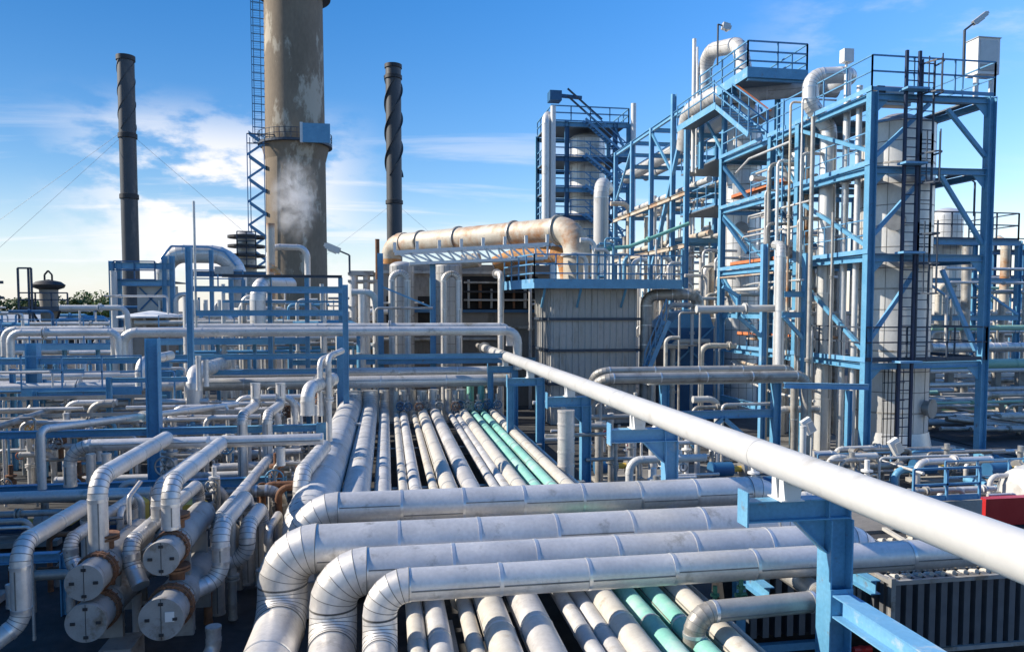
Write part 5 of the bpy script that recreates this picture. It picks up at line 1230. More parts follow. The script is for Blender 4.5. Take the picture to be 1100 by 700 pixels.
# ================================================================== TOWER 3 (distant framed column)
Y3=62.0
xa,xe=XY(592,Y3),XY(674,Y3); z3=[ZY(p,Y3,630) for p in (262,231,201,168,131)]
rt=empty('process_tower_frame',((xa+xe)/2,Y3+3,0),'distant blue stair tower of open decks standing against the sky','steel frame')
for x in (xa,xa+1.3,xe-1.2,xe):
    for y in (Y3,Y3+6): MB().ibeam((x,y,0),(x,y,z3[4] if y==Y3 else z3[4]),.34,.34,up=(1,0,0)).build('post','blue_dark' if x in (xa+1.3,xe-1.2) else 'blue',rt)
MB().tube((xe+.3,Y3-.3,0),(xe+.3,Y3-.3,z3[4]+1.6),.22,12).build('corner_pipe','white_metal',rt)
for i,z in enumerate(z3):
    for y in (Y3-.01,Y3+6): MB().ibeam((xa,y,z-.3),(xe,y,z-.2),.25,.36).build('beam','blue_dark' if i%2 else 'blue',rt)
    MB().box(xa,Y3+.16,z-.06,xe,Y3+5.9,z).build('deck','grating',rt)
    b=MB(); railing_mb(b,[(xa,Y3+6,z),(xa,Y3+.05,z),(xe,Y3+.05,z),(xe,Y3+6,z)],h=1.25,gap=1.6,t=.09); b.build('railing','rail',rt)
    if i:
        b=MB(); stair_mb(b,(xa+2.6 if i%2 else xa+2.6,Y3-.7,z3[i]),(xe-.6,Y3-.7,z3[i-1]),.8,(0,1,0)); 
        a=V((xa+2.6,Y3-1.1,z3[i]));c=V((xe-.6,Y3-1.1,z3[i-1]))
        for h in (.5,1.0): b.bar(a+V((0,0,h)),c+V((0,0,h)),.07,.07)
        b.build('stair_flight','rail',rt)
        MB().bar((xe-1.2,Y3+.02,z-.4),(xe,Y3+.02,z3[i-1]),.16,.16,up=(0,1,0)).build('brace','blue',rt)
a=V((xa+1.3,Y3-.2,z3[4]+2.6)); c=V((xe-2.4,Y3-.2,z3[4]+.2)); b=MB()
b.bar(a,c,.1,.14); b.bar(a-V((0,0,.6)),c-V((0,0,.6)),.1,.14); b.build('top_stair','rail_dark',rt)
MB().box(xa-.2,Y3-.3,z3[4]+1.6,xa+.8,Y3+.8,z3[4]+2.4).build('hoist_head','blue_dark',rt)
MB().bar((xa+.8,Y3+.2,z3[4]+2.1),(xa+2.6,Y3+.2,z3[4]+2.0),.3,.25).build('hoist_arm','blue_dark',rt)
column_thing('pale banded column inside the distant blue stair tower',XY(630,Y3+3),Y3+3,0,z3[4]-.8,1.55,dome=.5)
pipe('white downcomer pipe on the left corner of the distant stair tower',[(XY(585,Y3),Y3-.4,0),(XY(585,Y3),Y3-.4,ZY(125,Y3,585)),(XY(594,Y3),Y3+1,ZY(122,Y3,585))],.34,.8,'column',seg=20,gap=3.5)
pipe('second pale pipe next to the corner downcomer of the distant stair tower',[(XY(592,Y3),Y3-.6,0),(XY(592,Y3),Y3-.6,ZY(116,Y3,592))],.22,None,'white_metal',seg=14,gap=3.5)

# ================================================================== CHIMNEYS
Yh=105.0
xc=XY(320,Yh); rb=(XY(352,Yh)-XY(288,Yh))/2
rt=empty('concrete_chimney',(xc,Yh,0),'massive stained concrete chimney with a catwalk and a blue panel','chimney')
ztop=ZY(0,Yh,320); zcat=ZY(156,Yh,320)
MB().lathe((xc,Yh,0),[(rb*1.02,0),(rb*1.0,zcat-2.2),(rb*1.12,zcat-.3)],56).build('lower_shaft','stack_concrete',rt)
MB().lathe((xc,Yh,0),[(rb*.99,zcat-.3),(rb*.955,ztop+8)],56).build('shaft','stack_concrete',rt)
def ring_walk(z,nm):
    MB().lathe((xc,Yh,0),[(rb*.95,z),(rb+.9,z),(rb+.9,z-.3),(rb*.95,z-.32)],56,smooth=False).build('catwalk','rail_dark',rt)
    b=MB(); k=40
    for i in range(k):
        a,a2=2*PI*i/k,2*PI*(i+1)/k; p=V((xc+(rb+.85)*math.cos(a),Yh+(rb+.85)*math.sin(a),z)); q=V((xc+(rb+.85)*math.cos(a2),Yh+(rb+.85)*math.sin(a2),z))
        b.bar(p,p+V((0,0,1.3)),.07,.07)
        for h in (.65,1.3): b.bar(p+V((0,0,h)),q+V((0,0,h)),.07,.07)
    b.build('railing','rail_dark',rt)
ring_walk(zcat,'catwalk'); ring_walk(ztop+.6,'catwalk')
b=MB(); 
a0,a1=-1.45,-.18; k=10; 
for i in range(k):
    a,a2=a0+(a1-a0)*i/k,a0+(a1-a0)*(i+1)/k
pxl,pxr=XY(328,Yh-rb-1.1),XY(357,Yh-rb-1.1)
MB().box(pxl,Yh-rb-1.3,ZY(158,Yh-rb),pxr,Yh-rb-1.0,ZY(138,Yh-rb)).build('blue_panel','blue',rt)
MB().box(pxl-.35,Yh-rb-1.2,ZY(158,Yh-rb),pxl-.003,Yh-rb-.6,ZY(137,Yh-rb)).build('panel_frame','white_metal',rt)
xl=xc-rb-.75
b=MB(); ladder_mb(b,xl,Yh-.5,zcat,ztop+1.8,.9,cage=False,t=.1); 
z=zcat
while z<ztop+1: b.bar((xl-.6,Yh-.8,z),(xl+.9,Yh-.5,z),.08,.12); z+=1.0
for xx in (-.65,): b.bar((xl+xx,Yh-.8,zcat),(xl+xx,Yh-.8,ztop+1.5),.09,.09)
b.build('ladder','rail',rt)
# spiral stair tower left of chimney
rt=empty('spiral_stair',(XY(279,Yh-2),Yh-2,0),'slender spiral stair tower standing beside the concrete chimney','stair')
xs=XY(279,Yh-2); rs=1.05; zs1=ZY(146,Yh-2,279)
for (dx,dy) in ((-1,-1),(1,-1),(-1,1),(1,1)): MB().bar((xs+dx*rs,Yh-2+dy*rs,0),(xs+dx*rs,Yh-2+dy*rs,zs1),.10,.10).build('post','rail',rt)
b=MB(); z=4.0; k=0
pts=[(-rs,-rs),(rs,-rs),(rs,rs),(-rs,rs)]
step=3.0
while z<zs1-1:
    b.prism([(xs-rs,Yh-2-rs,z),(xs+rs,Yh-2-rs,z+step*.5),(xs+rs,Yh-2-rs,z+step*.5+.35),(xs-rs,Yh-2-rs,z+.35)],(0,.05,0))
    b.prism([(xs+rs,Yh-2+rs,z+step*.5),(xs-rs,Yh-2+rs,z+step),(xs-rs,Yh-2+rs,z+step+.5),(xs+rs,Yh-2+rs,z+step*.5+.5)],(0,-.9,0))
    z+=step
b.build('flight','rail',rt)
b=MB()
for zz in (zs1,zs1-1.2): b.bar((xs-rs,Yh-2-rs,zz),(xs+2.4,Yh-2-rs,zz),.12,.12)
b.build('bridge','rail_dark',rt)

def steel_stack(label,px,Y,pytop,w,strakes,bands,name='steel_chimney'):
    x=XY(px,Y); zt=ZY(pytop,Y,px); r=(XY(px+w/2,Y)-XY(px-w/2,Y))/2
    rt=empty(name,(x,Y,0),label,'chimney','slim steel chimneys')
    MB().lathe((x,Y,0),[(r,0),(r,zt),(r*.86,zt),(r*.86,zt-1.5)],36).build('shaft','dark_steel',rt)
    MB().lathe((x,Y,0),[(r,zt-.5),(r*1.12,zt-.5),(r*1.12,zt+.02),(r,zt+.02)],36,smooth=False).build('rim','black',rt)
    for py in bands: z=ZY(py,Y,px); MB().lathe((x,Y,0),[(r,z-.35),(r*1.13,z-.3),(r*1.13,z+.2),(r,z+.25)],36,smooth=False).build('band','black',rt)
    for s in range(3):
        b=MB(); z0,z1=ZY(strakes[0],Y,px),ZY(strakes[1],Y,px); n=90; turns=strakes[2]; hh=strakes[3]*r
        for k in range(n):
            A=[]
            for t in (k/n,(k+1)/n):
                a=2*PI*(turns*t+s/3); z=z0+(z1-z0)*t
                A.append((V((x+r*.98*math.cos(a),Y+r*.98*math.sin(a),z)),V((x+(r+hh)*math.cos(a),Y+(r+hh)*math.sin(a),z))))
            (p0,q0),(p1,q1)=A
            b.hexa([p0-V((0,0,.05)),q0-V((0,0,.05)),q1-V((0,0,.05)),p1-V((0,0,.05)),p0+V((0,0,.05)),q0+V((0,0,.05)),q1+V((0,0,.05)),p1+V((0,0,.05))])
        b.build('strake','dark_steel',rt)
    return x,Y,zt,r
s1=steel_stack('left dark steel chimney with a flat rim and guy wires',142,92,61,18,(140,66,1.0,.07),(146,211))
s2=steel_stack('middle dark steel chimney with bold spiral strakes',424.5,112,70,16.5,(190,82,1.15,.22),(217,83))
for k,(s,dx,dy,py,lab) in enumerate(((s1,-28,-6,146,'outer left guy wire of the left steel chimney'),(s1,-9,-30,146,'inner left guy wire of the left steel chimney'),(s1,26,20,150,'right guy wire of the left steel chimney'),(s2,-24,-8,217,'left guy wire of the middle steel chimney'),(s2,24,0,217,'right guy wire of the middle steel chimney'))):
    x,Y,zt,r=s; z=ZY(py,Y,200); tag(MB().tube((x+dx*.03,Y,z),(x+dx,Y+dy,1),.015,6).build('guy_wire','jacket_old'),lab,'guy wire','guy wires of the steel chimneys')

# steam at the chimney foot
m,n,bs=nt('steam'); n.nodes.remove(bs); out=[x for x in n.nodes if x.type=='OUTPUT_MATERIAL'][0]
pv=N(n,'ShaderNodeVolumePrincipled'); pv.inputs['Color'].default_value=(.95,.96,.98,1); pv.inputs['Anisotropy'].default_value=.2
tcx=N(n,'ShaderNodeTexCoord'); nz=N(n,'ShaderNodeTexNoise',Scale=.55,Detail=7.0,Roughness=.66,Distortion=.6); n.links.new(tcx.outputs['Object'],nz.inputs['Vector'])
rp=N(n,'ShaderNodeMapRange'); rp.inputs['From Min'].default_value=.44; rp.inputs['From Max'].default_value=.86; rp.inputs['To Max'].default_value=1.5; n.links.new(nz.outputs['Fac'],rp.inputs['Value']); n.links.new(rp.outputs[0],pv.inputs['Density'])
n.links.new(pv.outputs[0],out.inputs['Volume']); M['steam']=m
q=onY(317,215,Yh-rb-5.0)
b=MB(); b.lathe((q.x,q.y,q.z),[(3.6*math.cos(a),6.2*math.sin(a)) for a in [-PI/2+PI*i/14 for i in range(15)]],24)
gr=N(n,'ShaderNodeMapping'); gr.inputs['Location'].default_value=(0,0,-6.2/6.2); gr.inputs['Scale'].default_value=(1/3.6,1/3.6,1/6.2)
n.links.new(tcx.outputs['Object'],gr.inputs['Vector'])
ln=N(n,'ShaderNodeVectorMath',operation='LENGTH'); n.links.new(gr.outputs[0],ln.inputs[0])
fo=N(n,'ShaderNodeMapRange',interpolation_type='SMOOTHSTEP'); fo.inputs['From Min'].default_value=.15; fo.inputs['From Max'].default_value=.98; fo.inputs['To Min'].default_value=1; fo.inputs['To Max'].default_value=0
n.links.new(ln.outputs['Value'],fo.inputs['Value'])
mu=N(n,'ShaderNodeMath',operation='MULTIPLY'); n.links.new(fo.outputs[0],mu.inputs[0]); n.links.new(rp.outputs[0],mu.inputs[1]); n.links.new(mu.outputs[0],pv.inputs['Density'])
o=b.build('steam_plume','steam'); tag(o,'wisp of white steam drifting in front of the concrete chimney','steam'); o['kind']='stuff'

# ================================================================== LEFT FAR UNITS
Yu=52.0
def X(px,Y=Yu): return XY(px,Y)
def Z(py,Y=Yu): return ZY(py,Y,200)
rt=empty('reactor_unit_frame',(X(170),Yu+2,0),'blue framed unit with a pale braced box left of the bent duct','steel frame')
for px in (121,129,178,186): MB().ibeam((X(px),Yu,0),(X(px),Yu,Z(281 if px<160 else 275)),.28,.28,up=(1,0,0)).build('post','blue',rt)
for py in (286,304,347): MB().ibeam((X(121),Yu-.02,Z(py)),(X(187),Yu-.02,Z(py)),.24,.4).build('beam','blue' if py!=347 else 'blue_dark',rt)
MB().box(X(121),Yu+.2,Z(303),X(187),Yu+4,Z(302)).build('deck','grating',rt)
b=MB(); railing_mb(b,[(X(124),Yu-.1,Z(302)),(X(168),Yu-.1,Z(302))],h=1.25,gap=1.0,t=.08); b.build('railing','blue_dark',rt)
MB().box(X(145),Yu+.5,Z(335),X(176),Yu+3.5,Z(306)).build('braced_box','panel',rt)
b=MB(); b.bar((X(148),Yu+.46,Z(333)),(X(172),Yu+.46,Z(309)),.1,.05,up=(0,1,0)).bar((X(172),Yu+.46,Z(333)),(X(148),Yu+.46,Z(309)),.1,.05,up=(0,1,0)); b.build('cross_brace','blue_dark',rt)
MB().box(X(141),Yu+.6,0,X(176),Yu+3.4,Z(336)).build('skirt','jacket_old',rt)
pipe('white upright pipe at the left of the blue framed unit',[(X(126),Yu-.5,0),(X(126),Yu-.5,Z(292))],.2,None,'white',seg=14,gap=3)
pipe('big bent silver duct arching from the blue framed unit to the right',[(X(170),Yu+1.5,Z(304)),(X(170),Yu+1.5,Z(271)),(X(232),Yu+1.5,Z(271)),(X(251),Yu+1.5,Z(285)),(X(251),Yu+1.5,Z(330))],.60,1.3,'jacket',seg=36,gap=2.2,fancy=True,name='bent_duct',cat='duct')
b=MB()
for k in range(9):
    pass
b.bar((X(182),Yu+.8,Z(263.5)),(X(222),Yu+.8,Z(264)),.12,.12).bar((X(222),Yu+.8,Z(264)),(X(240),Yu+.8,Z(269)),.12,.12).bar((X(240),Yu+.8,Z(269)),(X(252),Yu+.8,Z(284)),.12,.12).bar((X(170),Yu+.8,Z(278)),(X(182),Yu+.8,Z(263.5)),.12,.12)
tag(b.build('duct_walk_rail','rail'),'blue rail following the top of the big bent duct','railing')
rt=empty('duct_support',(X(228),Yu,0),'blue frame and deck under the right end of the big bent duct','steel frame')
for px in (228,249,262): MB().ibeam((X(px),Yu,0),(X(px),Yu,Z(268 if px<235 else 300)),.24,.24,up=(1,0,0)).build('post','blue',rt)
for py in (294,310,338): MB().ibeam((X(206),Yu-.02,Z(py)),(X(300),Yu-.02,Z(py)),.22,.34).build('beam','blue' if py!=294 else 'blue_dark',rt)
MB().box(X(232),Yu-.2,Z(294),X(252),Yu+.6,Z(286)).build('cabinet','panel',rt)
b=MB(); railing_mb(b,[(X(208),Yu-.1,Z(310)),(X(262),Yu-.1,Z(310))],h=1.2,gap=1.3,t=.08); b.build('railing','rail',rt)
for k,px in enumerate((210,221,236,242)): pipe(('first','second','third','fourth')[k]+' white standpipe under the big bent duct',[(X(px,48),48,0),(X(px,48),48,ZY(322,48,px))],(.2,.13,.13,.24)[k],None,'white' if k!=2 else 'jacket','white standpipes under the bent duct',seg=14,gap=2)
# low tank with conical roof
q=XY(164,40); rt=empty('roofed_tank',(q,40,0),'low round tank with a pale shallow conical roof','tank')
MB().lathe((q,40,0),[(1.15,0),(1.15,ZY(341,40,164))],32).build('shell','panel_brown',rt)
MB().lathe((q,40,0),[(1.2,ZY(341,40,164)),(1.62,ZY(341,40,164)),(1.62,ZY(339.5,40,164)),(.2,ZY(334,40,164)),(.001,ZY(333.5,40,164))],32,smooth=False).build('roof','white_metal',rt)
for a in range(8): MB().bar((q+1.3*math.cos(a*PI/4),40+1.3*math.sin(a*PI/4),0),(q+1.3*math.cos(a*PI/4),40+1.3*math.sin(a*PI/4),ZY(341.5,40,164)),.1,.1).build('post','jacket_old',rt)
# gooseneck silver pipe at px 275
Y=33.0
pipe('bright silver gooseneck pipe with ribbed elbow above the eye level pipes',[(XY(277,Y),Y,ZY(352,Y,277)),(XY(277,Y),Y,ZY(303,Y,277)),(XY(302,Y),Y+3,ZY(303,Y,300))],.32,.75,'jacket',seg=30,gap=1.0,fancy=True)
pipe('brown rusty upright vent pipe at the foot of the concrete chimney',[(XY(292,40),40,0),(XY(292,40),40,ZY(240,40,292))],.2,None,'duct',seg=14,gap=2.5)
pipe('rusty small pipe below the brown vent pipe',[(XY(299,39),39,ZY(304,39,299)),(XY(299,39),39,ZY(290,39,299)),(XY(292,39),39,ZY(288,39,299))],.16,.3,'rust_bright',seg=12,gap=.6)
pipe('thin white arch pipe in front of the concrete chimney foot',[(XY(290,41),41,ZY(320,41,290)),(XY(290,41),41,ZY(265,41,290)),(XY(331,41),41,ZY(266,41,331)),(XY(331,41),41,0)],.16,.5,'jacket',seg=14,gap=1.8)
rt=empty('rail_frame',(XY(320,33.5),33.5,0),'blue double beam frame with a top rail left of the fired heater','steel frame')
for px in (290,330,366): MB().ibeam((XY(px,33.5),33.5,0),(XY(px,33.5),33.5,ZY(298,33.5,330)),.18,.18,up=(1,0,0)).build('post','blue',rt)
for py,h in ((297,.12),(312,.24),(324,.09),(336,.26)): MB().ibeam((XY(240,33.5),33.35,ZY(py,33.5,330)),(XY(368,33.5),33.35,ZY(py,33.5,330)),.14,h).build('beam','blue' if py!=297 else 'rail_dark',rt)
for k,px in enumerate((240,346)): pipe(('left','right')[k]+' thin white upright pipe behind the blue double beam frame',[(XY(px,34.5),34.5,0),(XY(px,34.5),34.5,ZY(305,34.5,px))],.09,None,'white','thin white uprights behind the double beam frame',seg=10,gap=2)
# dark crowded unit between chimney and heater
rt=empty('dark_unit',(XY(390,44),44,0),'dark crowded unit with ledges between the lamp and the heater','process unit')
MB().box(XY(378,44),44.6,0,XY(410,44),47,ZY(345,44)).build('casing','panel_brown',rt)
for py in (294,302,330,342): MB().box(XY(374,44),44,ZY(py,44)-.07,XY(410,44),46.5,ZY(py,44)+.07).build('ledge','jacket_old',rt)
for px in (380,394,405): MB().tube((XY(px,44),44.2,0),(XY(px,44),44.2,ZY(294 if px!=394 else 296,44)),.25 if px==380 else .2,14).build('stub_pipe','jacket_dull',rt)
MB().box(XY(376,44),43.9,ZY(296,44),XY(402,44),45.5,ZY(291,44)).build('hood','jacket_old',rt)
q=XY(406,43); pipe('thin rusty vent pipe at the left end of the tan duct',[(q,43,ZY(300,43)),(q,43,ZY(257,43))],.12,None,'rust',seg=10,gap=2)
rnd=random.Random(77)
for k in range(60):
    Y=rnd.uniform(33,60); px=rnd.uniform(120,408); x=XY(px,Y); rr=rnd.choice((.05,.08,.12,.16)); h=ZY(rnd.uniform(312,350),Y,px)
    pipe('upright pipe in the crowded units below the concrete chimney',[(x,Y,0),(x,Y,h)]+([(x+rnd.choice((-1,1))*rnd.uniform(.8,3),Y,h)] if rnd.random()<.6 else []),rr,rr*3,rnd.choice(('jacket','jacket_dull','blue','jacket_old','white','jacket_old')),'upright pipes below the concrete chimney',stuff=True,seg=8,gap=1.6)
for k in range(26):
    Y=rnd.uniform(34,55); px=rnd.uniform(-20,400); x=XY(px,Y); rr=rnd.choice((.08,.12,.18)); z=ZY(rnd.uniform(345,392),Y,px)
    pipe('level pipe in the background behind the fat silver pipes',[(x,Y,max(.2,z)),(x+rnd.uniform(3,9),Y,max(.2,z))],rr,.3,rnd.choice(('jacket','jacket_dull','jacket_old','cream','blue')),'level pipes behind the fat silver pipes',stuff=True,seg=8,gap=2)
# dark column structure at 265,265
rt=empty('small_column_tower',(XY(265,66),66,0),'small dark column with cluttered decks left of the concrete chimney','column')
MB().lathe((XY(266,66),66,0),[(.8,0),(.8,ZY(252,66,266)),(.4,ZY(249,66,266)),(.001,ZY(248,66,266))],20).build('shell','jacket_old',rt)
for py in (256,266,276,288): MB().lathe((XY(266,66),66,0),[(.8,ZY(py,66,266)),(1.5,ZY(py,66,266)),(1.5,ZY(py,66,266)+.2),(.8,ZY(py,66,266)+.22)],18,smooth=False).build('deck_ring','black',rt)
b=MB(); 
for py in (266,276,288):
    z=ZY(py,66,266); railing_mb(b,[(XY(256,64.6),64.6,z),(XY(276,64.6),64.6,z)],h=1.2,gap=.9,t=.08)
b.build('railing','rail_dark',rt)
# vessel at 52,310
Yw=60
xw=XY(53,Yw); rt=empty('flare_drum',(xw,Yw,0),'dark capped vessel with a railed deck at far left against the trees','vessel')
MB().lathe((xw,Yw,0),[(.5,0),(.55,ZY(345,Yw,53)),(.62,ZY(311,Yw,53)),(.95,ZY(309,Yw,53)),(1.05,ZY(306,Yw,53)),(.8,ZY(303,Yw,53)),(.3,ZY(301,Yw,53)),(.001,ZY(300.5,Yw,53))],24).build('shell','panel_brown',rt)
MB().lathe((xw,Yw,0),[(.63,ZY(311,Yw,53)),(1.0,ZY(309,Yw,53)),(1.1,ZY(306,Yw,53)),(.8,ZY(302.5,Yw,53)),(.001,ZY(300,Yw,53))],24).build('cap','black',rt)
b=MB(); zt=ZY(301,Yw,53)
for s in (-.25,.25): b.bar((xw+s,Yw,zt),(xw+s,Yw,zt+.4),.1,.1)
b.bar((xw-.25,Yw,zt+.4),(xw,Yw,zt+.7),.1,.1).bar((xw+.25,Yw,zt+.4),(xw,Yw,zt+.7),.1,.1); b.build('lifting_lug','black',rt)
zt=ZY(331,Yw,53); MB().box(XY(28,Yw),Yw-1,zt-.2,XY(79,Yw),Yw+1,zt).build('deck','rail_dark',rt)
b=MB(); railing_mb(b,[(XY(28,Yw),Yw-1,zt),(XY(79,Yw),Yw-1,zt)],h=1.1,gap=1.0,t=.09); b.build('railing','rail_dark',rt)
MB().bar((XY(40,Yw),Yw-.9,zt-.2),(xw-.5,Yw-.3,zt-1.2),.12,.12).build('bracket','black',rt); MB().bar((XY(70,Yw),Yw-.9,zt-.2),(xw+.5,Yw-.3,zt-1.2),.12,.12).build('bracket','black',rt)
rt=empty('ladder_frame',(XY(36,Yw),Yw-1,0),'dark open ladder frame left of the capped vessel','ladder')
b=MB()
for px in (29,40,43): b.bar((XY(px,Yw),Yw-1.2,0),(XY(px,Yw),Yw-1.2,ZY(292,Yw)),.12,.12)
b.bar((XY(29,Yw),Yw-1.2,ZY(292,Yw)),(XY(43,Yw),Yw-1.2,ZY(292,Yw)),.12,.12); b.build('rails','rail_dark',rt)
rt=empty('ladder_frame',(XY(2,Yw),Yw-1,0),'dark railed platform cut by the left picture edge','platform')
b=MB()
for px in (-9,3): b.bar((XY(px,Yw),Yw-1.2,0),(XY(px,Yw),Yw-1.2,ZY(293,Yw)),.3,.12)
for py in (306,321): b.bar((XY(-20,Yw),Yw-1.3,ZY(py,Yw)),(XY(14,Yw),Yw-1.3,ZY(py,Yw)),.12,.2)
b.build('rails','rail_dark',rt)
# far sheds and low structures on the left
for k,(px0,px1,py,Y,lab) in enumerate(((-30,60,341,95,'far pale roofed shed at the left picture edge'),(62,118,346,85,'far pale shed left of the blue framed unit'),(8,40,347,90,'small far shed below the dark ladder frame'))):
    z=ZY(py,Y,50); x0,x1=XY(px0,Y),XY(px1,Y); rt=empty('far_shed',((x0+x1)/2,Y,0),lab,'shed','far pale sheds on the left')
    MB().box(x0,Y,0,x1,Y+8,z-.6).build('wall','panel',rt)
    MB().prism([(x0-.3,Y-.3,z-.59),(x1+.3,Y-.3,z-.59),(x1+.3,Y+4,z+.3),(x0-.3,Y+4,z+.3)],(0,.05,.12)).build('roof','roofing',rt)
    MB().box(x0+1,Y-.02,1,x1-1,Y-.002,2.4).build('window_strip','gap',rt)
q=onY(88,352,70); rt=empty('small_crane',(q.x,70,0),'small rusty crane arm with a pale hood at far left','crane')
MB().bar((q.x,70,0),(q.x,70,ZY(338,70,88)),.4,.4).build('mast','white_metal',rt); MB().bar((q.x,70,ZY(338,70,88)),(q.x+.9,70,ZY(345,70,92)),.3,.25).bar((q.x-.3,70,ZY(346,70,84)),(q.x,70,ZY(339,70,88)),.25,.2).build('arm','rust',rt)
for k in range(46):
    Y=rnd.uniform(45,85); px=rnd.uniform(-25,120); x=XY(px,Y); rr=rnd.choice((.06,.1,.14)); h=ZY(rnd.uniform(330,358),Y,px)
    pipe('slim blue or grey upright in the hazy plant at far left',[(x,Y,0),(x,Y,max(.5,h))]+([(x+rnd.choice((-1,1))*rnd.uniform(1,4),Y,max(.5,h))] if rnd.random()<.7 else []),rr,rr*3,rnd.choice(('blue','jacket','blue_dark','jacket_dull','rail')),'slim uprights in the plant at far left',stuff=True,seg=8,bands=False)

# ================================================================== TREES
def tree(label,x,y,h,cr,m,seed,group='trees beyond the plant'):
    rr=random.Random(seed); rt=empty('tree',(x,y,0),label,'tree',group)
    b=MB(); b.tube((x,y,0),(x,y,h*.5),.28,10,r2=.18)
    for k in range(7):
        a=rr.uniform(0,2*PI); z=h*rr.uniform(.3,.5); b.tube((x,y,z),(x+math.cos(a)*cr*.6,y+math.sin(a)*cr*.6,z+h*.28),.12,6,r2=.04)
    b.build('trunk','bark',rt)
    cl=MB(); lobes=[]
    for k in range(22):
        a=rr.uniform(0,2*PI); q=rr.uniform(.1,.95)**.6; zz=rr.uniform(.34,.97)
        wv=cr*(1-abs(zz-.6)*1.05); lobes.append((V((x+math.cos(a)*wv*q,y+math.sin(a)*wv*q,h*zz)),rr.uniform(.6,1.25)*cr*.3))
    for c,r in lobes:
        for k in range(70):
            d=V((rr.gauss(0,1),rr.gauss(0,1),rr.gauss(0,1))).normalized()*r*rr.uniform(.6,1.0)
            p=c+V((d.x,d.y,d.z*.8)); n=(d.normalized()+V((rr.gauss(0,.5),rr.gauss(0,.5),rr.gauss(0,.5)))).normalized()
            u=n.orthogonal().normalized(); w_=n.cross(u); s=rr.uniform(.16,.34)
            o=len(cl.v); cl.v+=[tuple(p+u*s),tuple(p+w_*s*.7),tuple(p-u*s),tuple(p-w_*s*.7)]; cl.face((o,o+1,o+2,o+3))
    cl.build('crown',m,rt)
Y=150
for k,(px,top,cr,m,lab) in enumerate(((8,319,4.5,'leaf_dark','dark tree cut by the left picture edge beyond the plant'),(24,321,4,'leaf','yellowish tree left of the dark ladder frame'),(64,322,4.2,'leaf','tree directly behind the capped vessel'),(76,319,4.4,'leaf_dark','darker tree just right of the capped vessel'),(90,320,4.2,'leaf_dark','low dark tree between the vessel and the bright tree'),(103,316,4.6,'leaf','brightest round tree left of the blue framed unit'),(117,319,4.6,'leaf','tree partly hidden by the blue framed unit'),(44,323,4,'leaf_dark','small dark tree seen through the ladder frame'))):
    y=Y+(k%3)*12; tree(lab,XY(px,y),y,ZY(top,y,px),cr*(y/150),m,100+k)
for k,(px,lab) in enumerate(((1012,'left far tree showing green below the right railed deck'),(1030,'right far tree showing green below the right railed deck'))):
    tree(lab,XY(px,140),140,ZY(298,140,px),5,'leaf',200+k)

o=BACK.build('background_pipework',None); tag(o,'mass of small pipes crowded between the units in the background','pipework'); o['kind']='stuff'

# ================================================================== LIGHT AND SKY
EL,AZN=R_(33.0),R_(13.0)
SD=V((-math.cos(EL)*math.cos(AZN), math.cos(EL)*math.sin(AZN), math.sin(EL)))
sd=bpy.data.lights.new('sun','SUN'); sd.energy=5.0; sd.angle=R_(.53); sd.color=(1.0,.91,.78)
so=bpy.data.objects.new('sun',sd); COL.objects.link(so); so.rotation_euler=SD.to_track_quat('Z','Y').to_euler(); so.location=(-30,10,60)
w=bpy.data.worlds.new('World'); sc.world=w; w.use_nodes=True
n=w.node_tree; n.nodes.clear(); L=n.links.new
out=N(n,'ShaderNodeOutputWorld'); bg=N(n,'ShaderNodeBackground',Strength=.115); L(bg.outputs[0],out.inputs[0])
sky=N(n,'ShaderNodeTexSky'); sky.sky_type='NISHITA'; sky.sun_disc=False; sky.sun_elevation=EL; sky.sun_rotation=PI/2-AZN
sky.altitude=0; sky.air_density=1.15; sky.dust_density=.25; sky.ozone_density=2.2
hs=N(n,'ShaderNodeHueSaturation',Saturation=1.40); tn=N(n,'ShaderNodeMix',data_type='RGBA',blend_type='MULTIPLY'); tn.inputs[0].default_value=1; tn.inputs[7].default_value=(1.0,.985,1.09,1); L(sky.outputs[0],tn.inputs[6]); L(tn.outputs[2],hs.inputs['Color'])
tc=N(n,'ShaderNodeTexCoord'); sp=N(n,'ShaderNodeSeparateXYZ'); L(tc.outputs['Generated'],sp.inputs[0])
def math_(op,a,b=None,c=None):
    x=N(n,'ShaderNodeMath',operation=op)
    for i,q in enumerate((a,b,c)):
        if q is None: continue
        if hasattr(q,'links'): L(q,x.inputs[i])
        else: x.inputs[i].default_value=q
    return x.outputs[0]
def mrange(v,a,b,c=0,d=1):
    x=N(n,'ShaderNodeMapRange',interpolation_type='SMOOTHSTEP'); L(v,x.inputs['Value'])
    for k,q in zip(('From Min','From Max','To Min','To Max'),(a,b,c,d)): x.inputs[k].default_value=q
    return x.outputs[0]
zz=sp.outputs['Z']; den=math_('ADD',zz,.13)
cx=math_('DIVIDE',sp.outputs['X'],den); cy=math_('DIVIDE',sp.outputs['Y'],den)
cv=N(n,'ShaderNodeCombineXYZ'); L(cx,cv.inputs[0]); L(cy,cv.inputs[1])
def noise(scale,sx,sy,det=9,rough=.62,off=(0,0,0),dist=.0):
    mp=N(n,'ShaderNodeMapping'); mp.inputs['Scale'].default_value=(sx,sy,1); mp.inputs['Location'].default_value=off; L(cv.outputs[0],mp.inputs['Vector'])
    z=N(n,'ShaderNodeTexNoise',Scale=scale,Detail=det,Roughness=rough,Distortion=dist); L(mp.outputs[0],z.inputs['Vector']); return z.outputs['Fac']
n1=noise(1.9,.9,1.25,10,.62,(2.1,.35,0),.2); n2=noise(.9,.55,2.2,8,.6,(7.3,1.0,0),.5)
az=math_('ARCTAN2',sp.outputs['X'],sp.outputs['Y'])
bank=math_('MULTIPLY', mrange(az,-.42,-.24), mrange(az,-.14,.02,1,0))
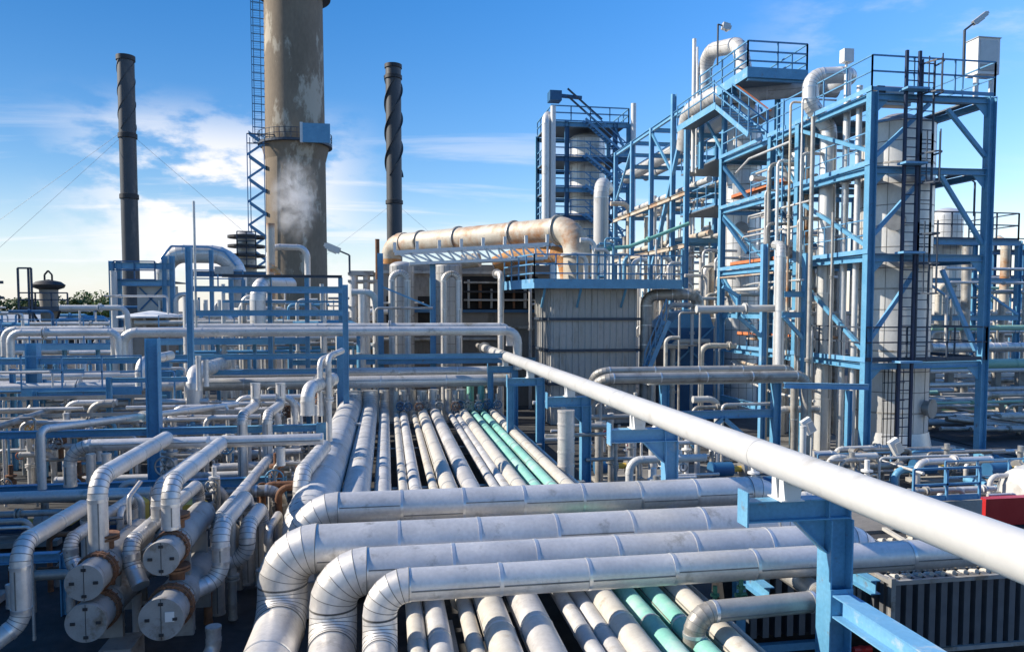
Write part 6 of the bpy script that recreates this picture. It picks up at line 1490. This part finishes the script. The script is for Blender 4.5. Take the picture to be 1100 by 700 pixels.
bank=math_('MULTIPLY', bank, math_('MULTIPLY',mrange(zz,.0,.06),mrange(zz,.17,.265,1,0)))
ce=N(n,'ShaderNodeCombineXYZ'); L(math_('MULTIPLY',az,1.0),ce.inputs[0]); L(math_('MULTIPLY',zz,2.3),ce.inputs[1])
def noise2(scale,off,det=10,rough=.58):
    mp=N(n,'ShaderNodeMapping'); mp.inputs['Location'].default_value=off; L(ce.outputs[0],mp.inputs['Vector'])
    z=N(n,'ShaderNodeTexNoise',Scale=scale,Detail=det,Roughness=rough); L(mp.outputs[0],z.inputs['Vector']); return z.outputs['Fac']
n3=noise2(6.5,(1.3,.2,0)); n4=noise2(13,(4.1,.8,0),8,.6)
c1=math_('MULTIPLY', mrange(math_('ADD',math_('MULTIPLY',n3,.8),math_('MULTIPLY',n4,.2)),.435,.545), bank)
low=math_('MULTIPLY', mrange(zz,.01,.06), mrange(zz,.12,.30,1,0))
low=math_('MULTIPLY',low, mrange(az,.15,.5,1,.15))
c2=math_('MULTIPLY', math_('MULTIPLY', mrange(n2,.50,.68),.55), low)
wr=math_('MULTIPLY', mrange(az,.42,.60), math_('MULTIPLY',mrange(zz,.24,.30),mrange(zz,.34,.40,1,0)))
c3=math_('MULTIPLY', math_('MULTIPLY', mrange(n1,.50,.68),.28), wr)
cl=math_('MINIMUM', math_('ADD',math_('ADD',c1,c2),c3), .92)
cm=N(n,'ShaderNodeMix',data_type='RGBA'); cm.inputs[7].default_value=(6.9,6.8,6.9,1); L(cl,cm.inputs[0]); L(hs.outputs[0],cm.inputs[6])
# pale band of air at the horizon
hz=N(n,'ShaderNodeMix',data_type='RGBA'); hz.inputs[7].default_value=(6.1,6.45,7.2,1); L(mrange(zz,-.02,.17,.62,0),hz.inputs[0]); L(cm.outputs[2],hz.inputs[6])
L(hz.outputs[2],bg.inputs['Color'])
sc.view_settings.view_transform='Standard'; sc.view_settings.look='None'; sc.view_settings.exposure=0.45; sc.view_settings.gamma=1; sc.view_settings.use_curve_mapping=False
sc.render.engine='CYCLES'
try:
    sc.cycles.use_denoising=True; sc.cycles.max_bounces=6; sc.cycles.diffuse_bounces=3; sc.cycles.glossy_bounces=3; sc.cycles.volume_bounces=1
except Exception: pass
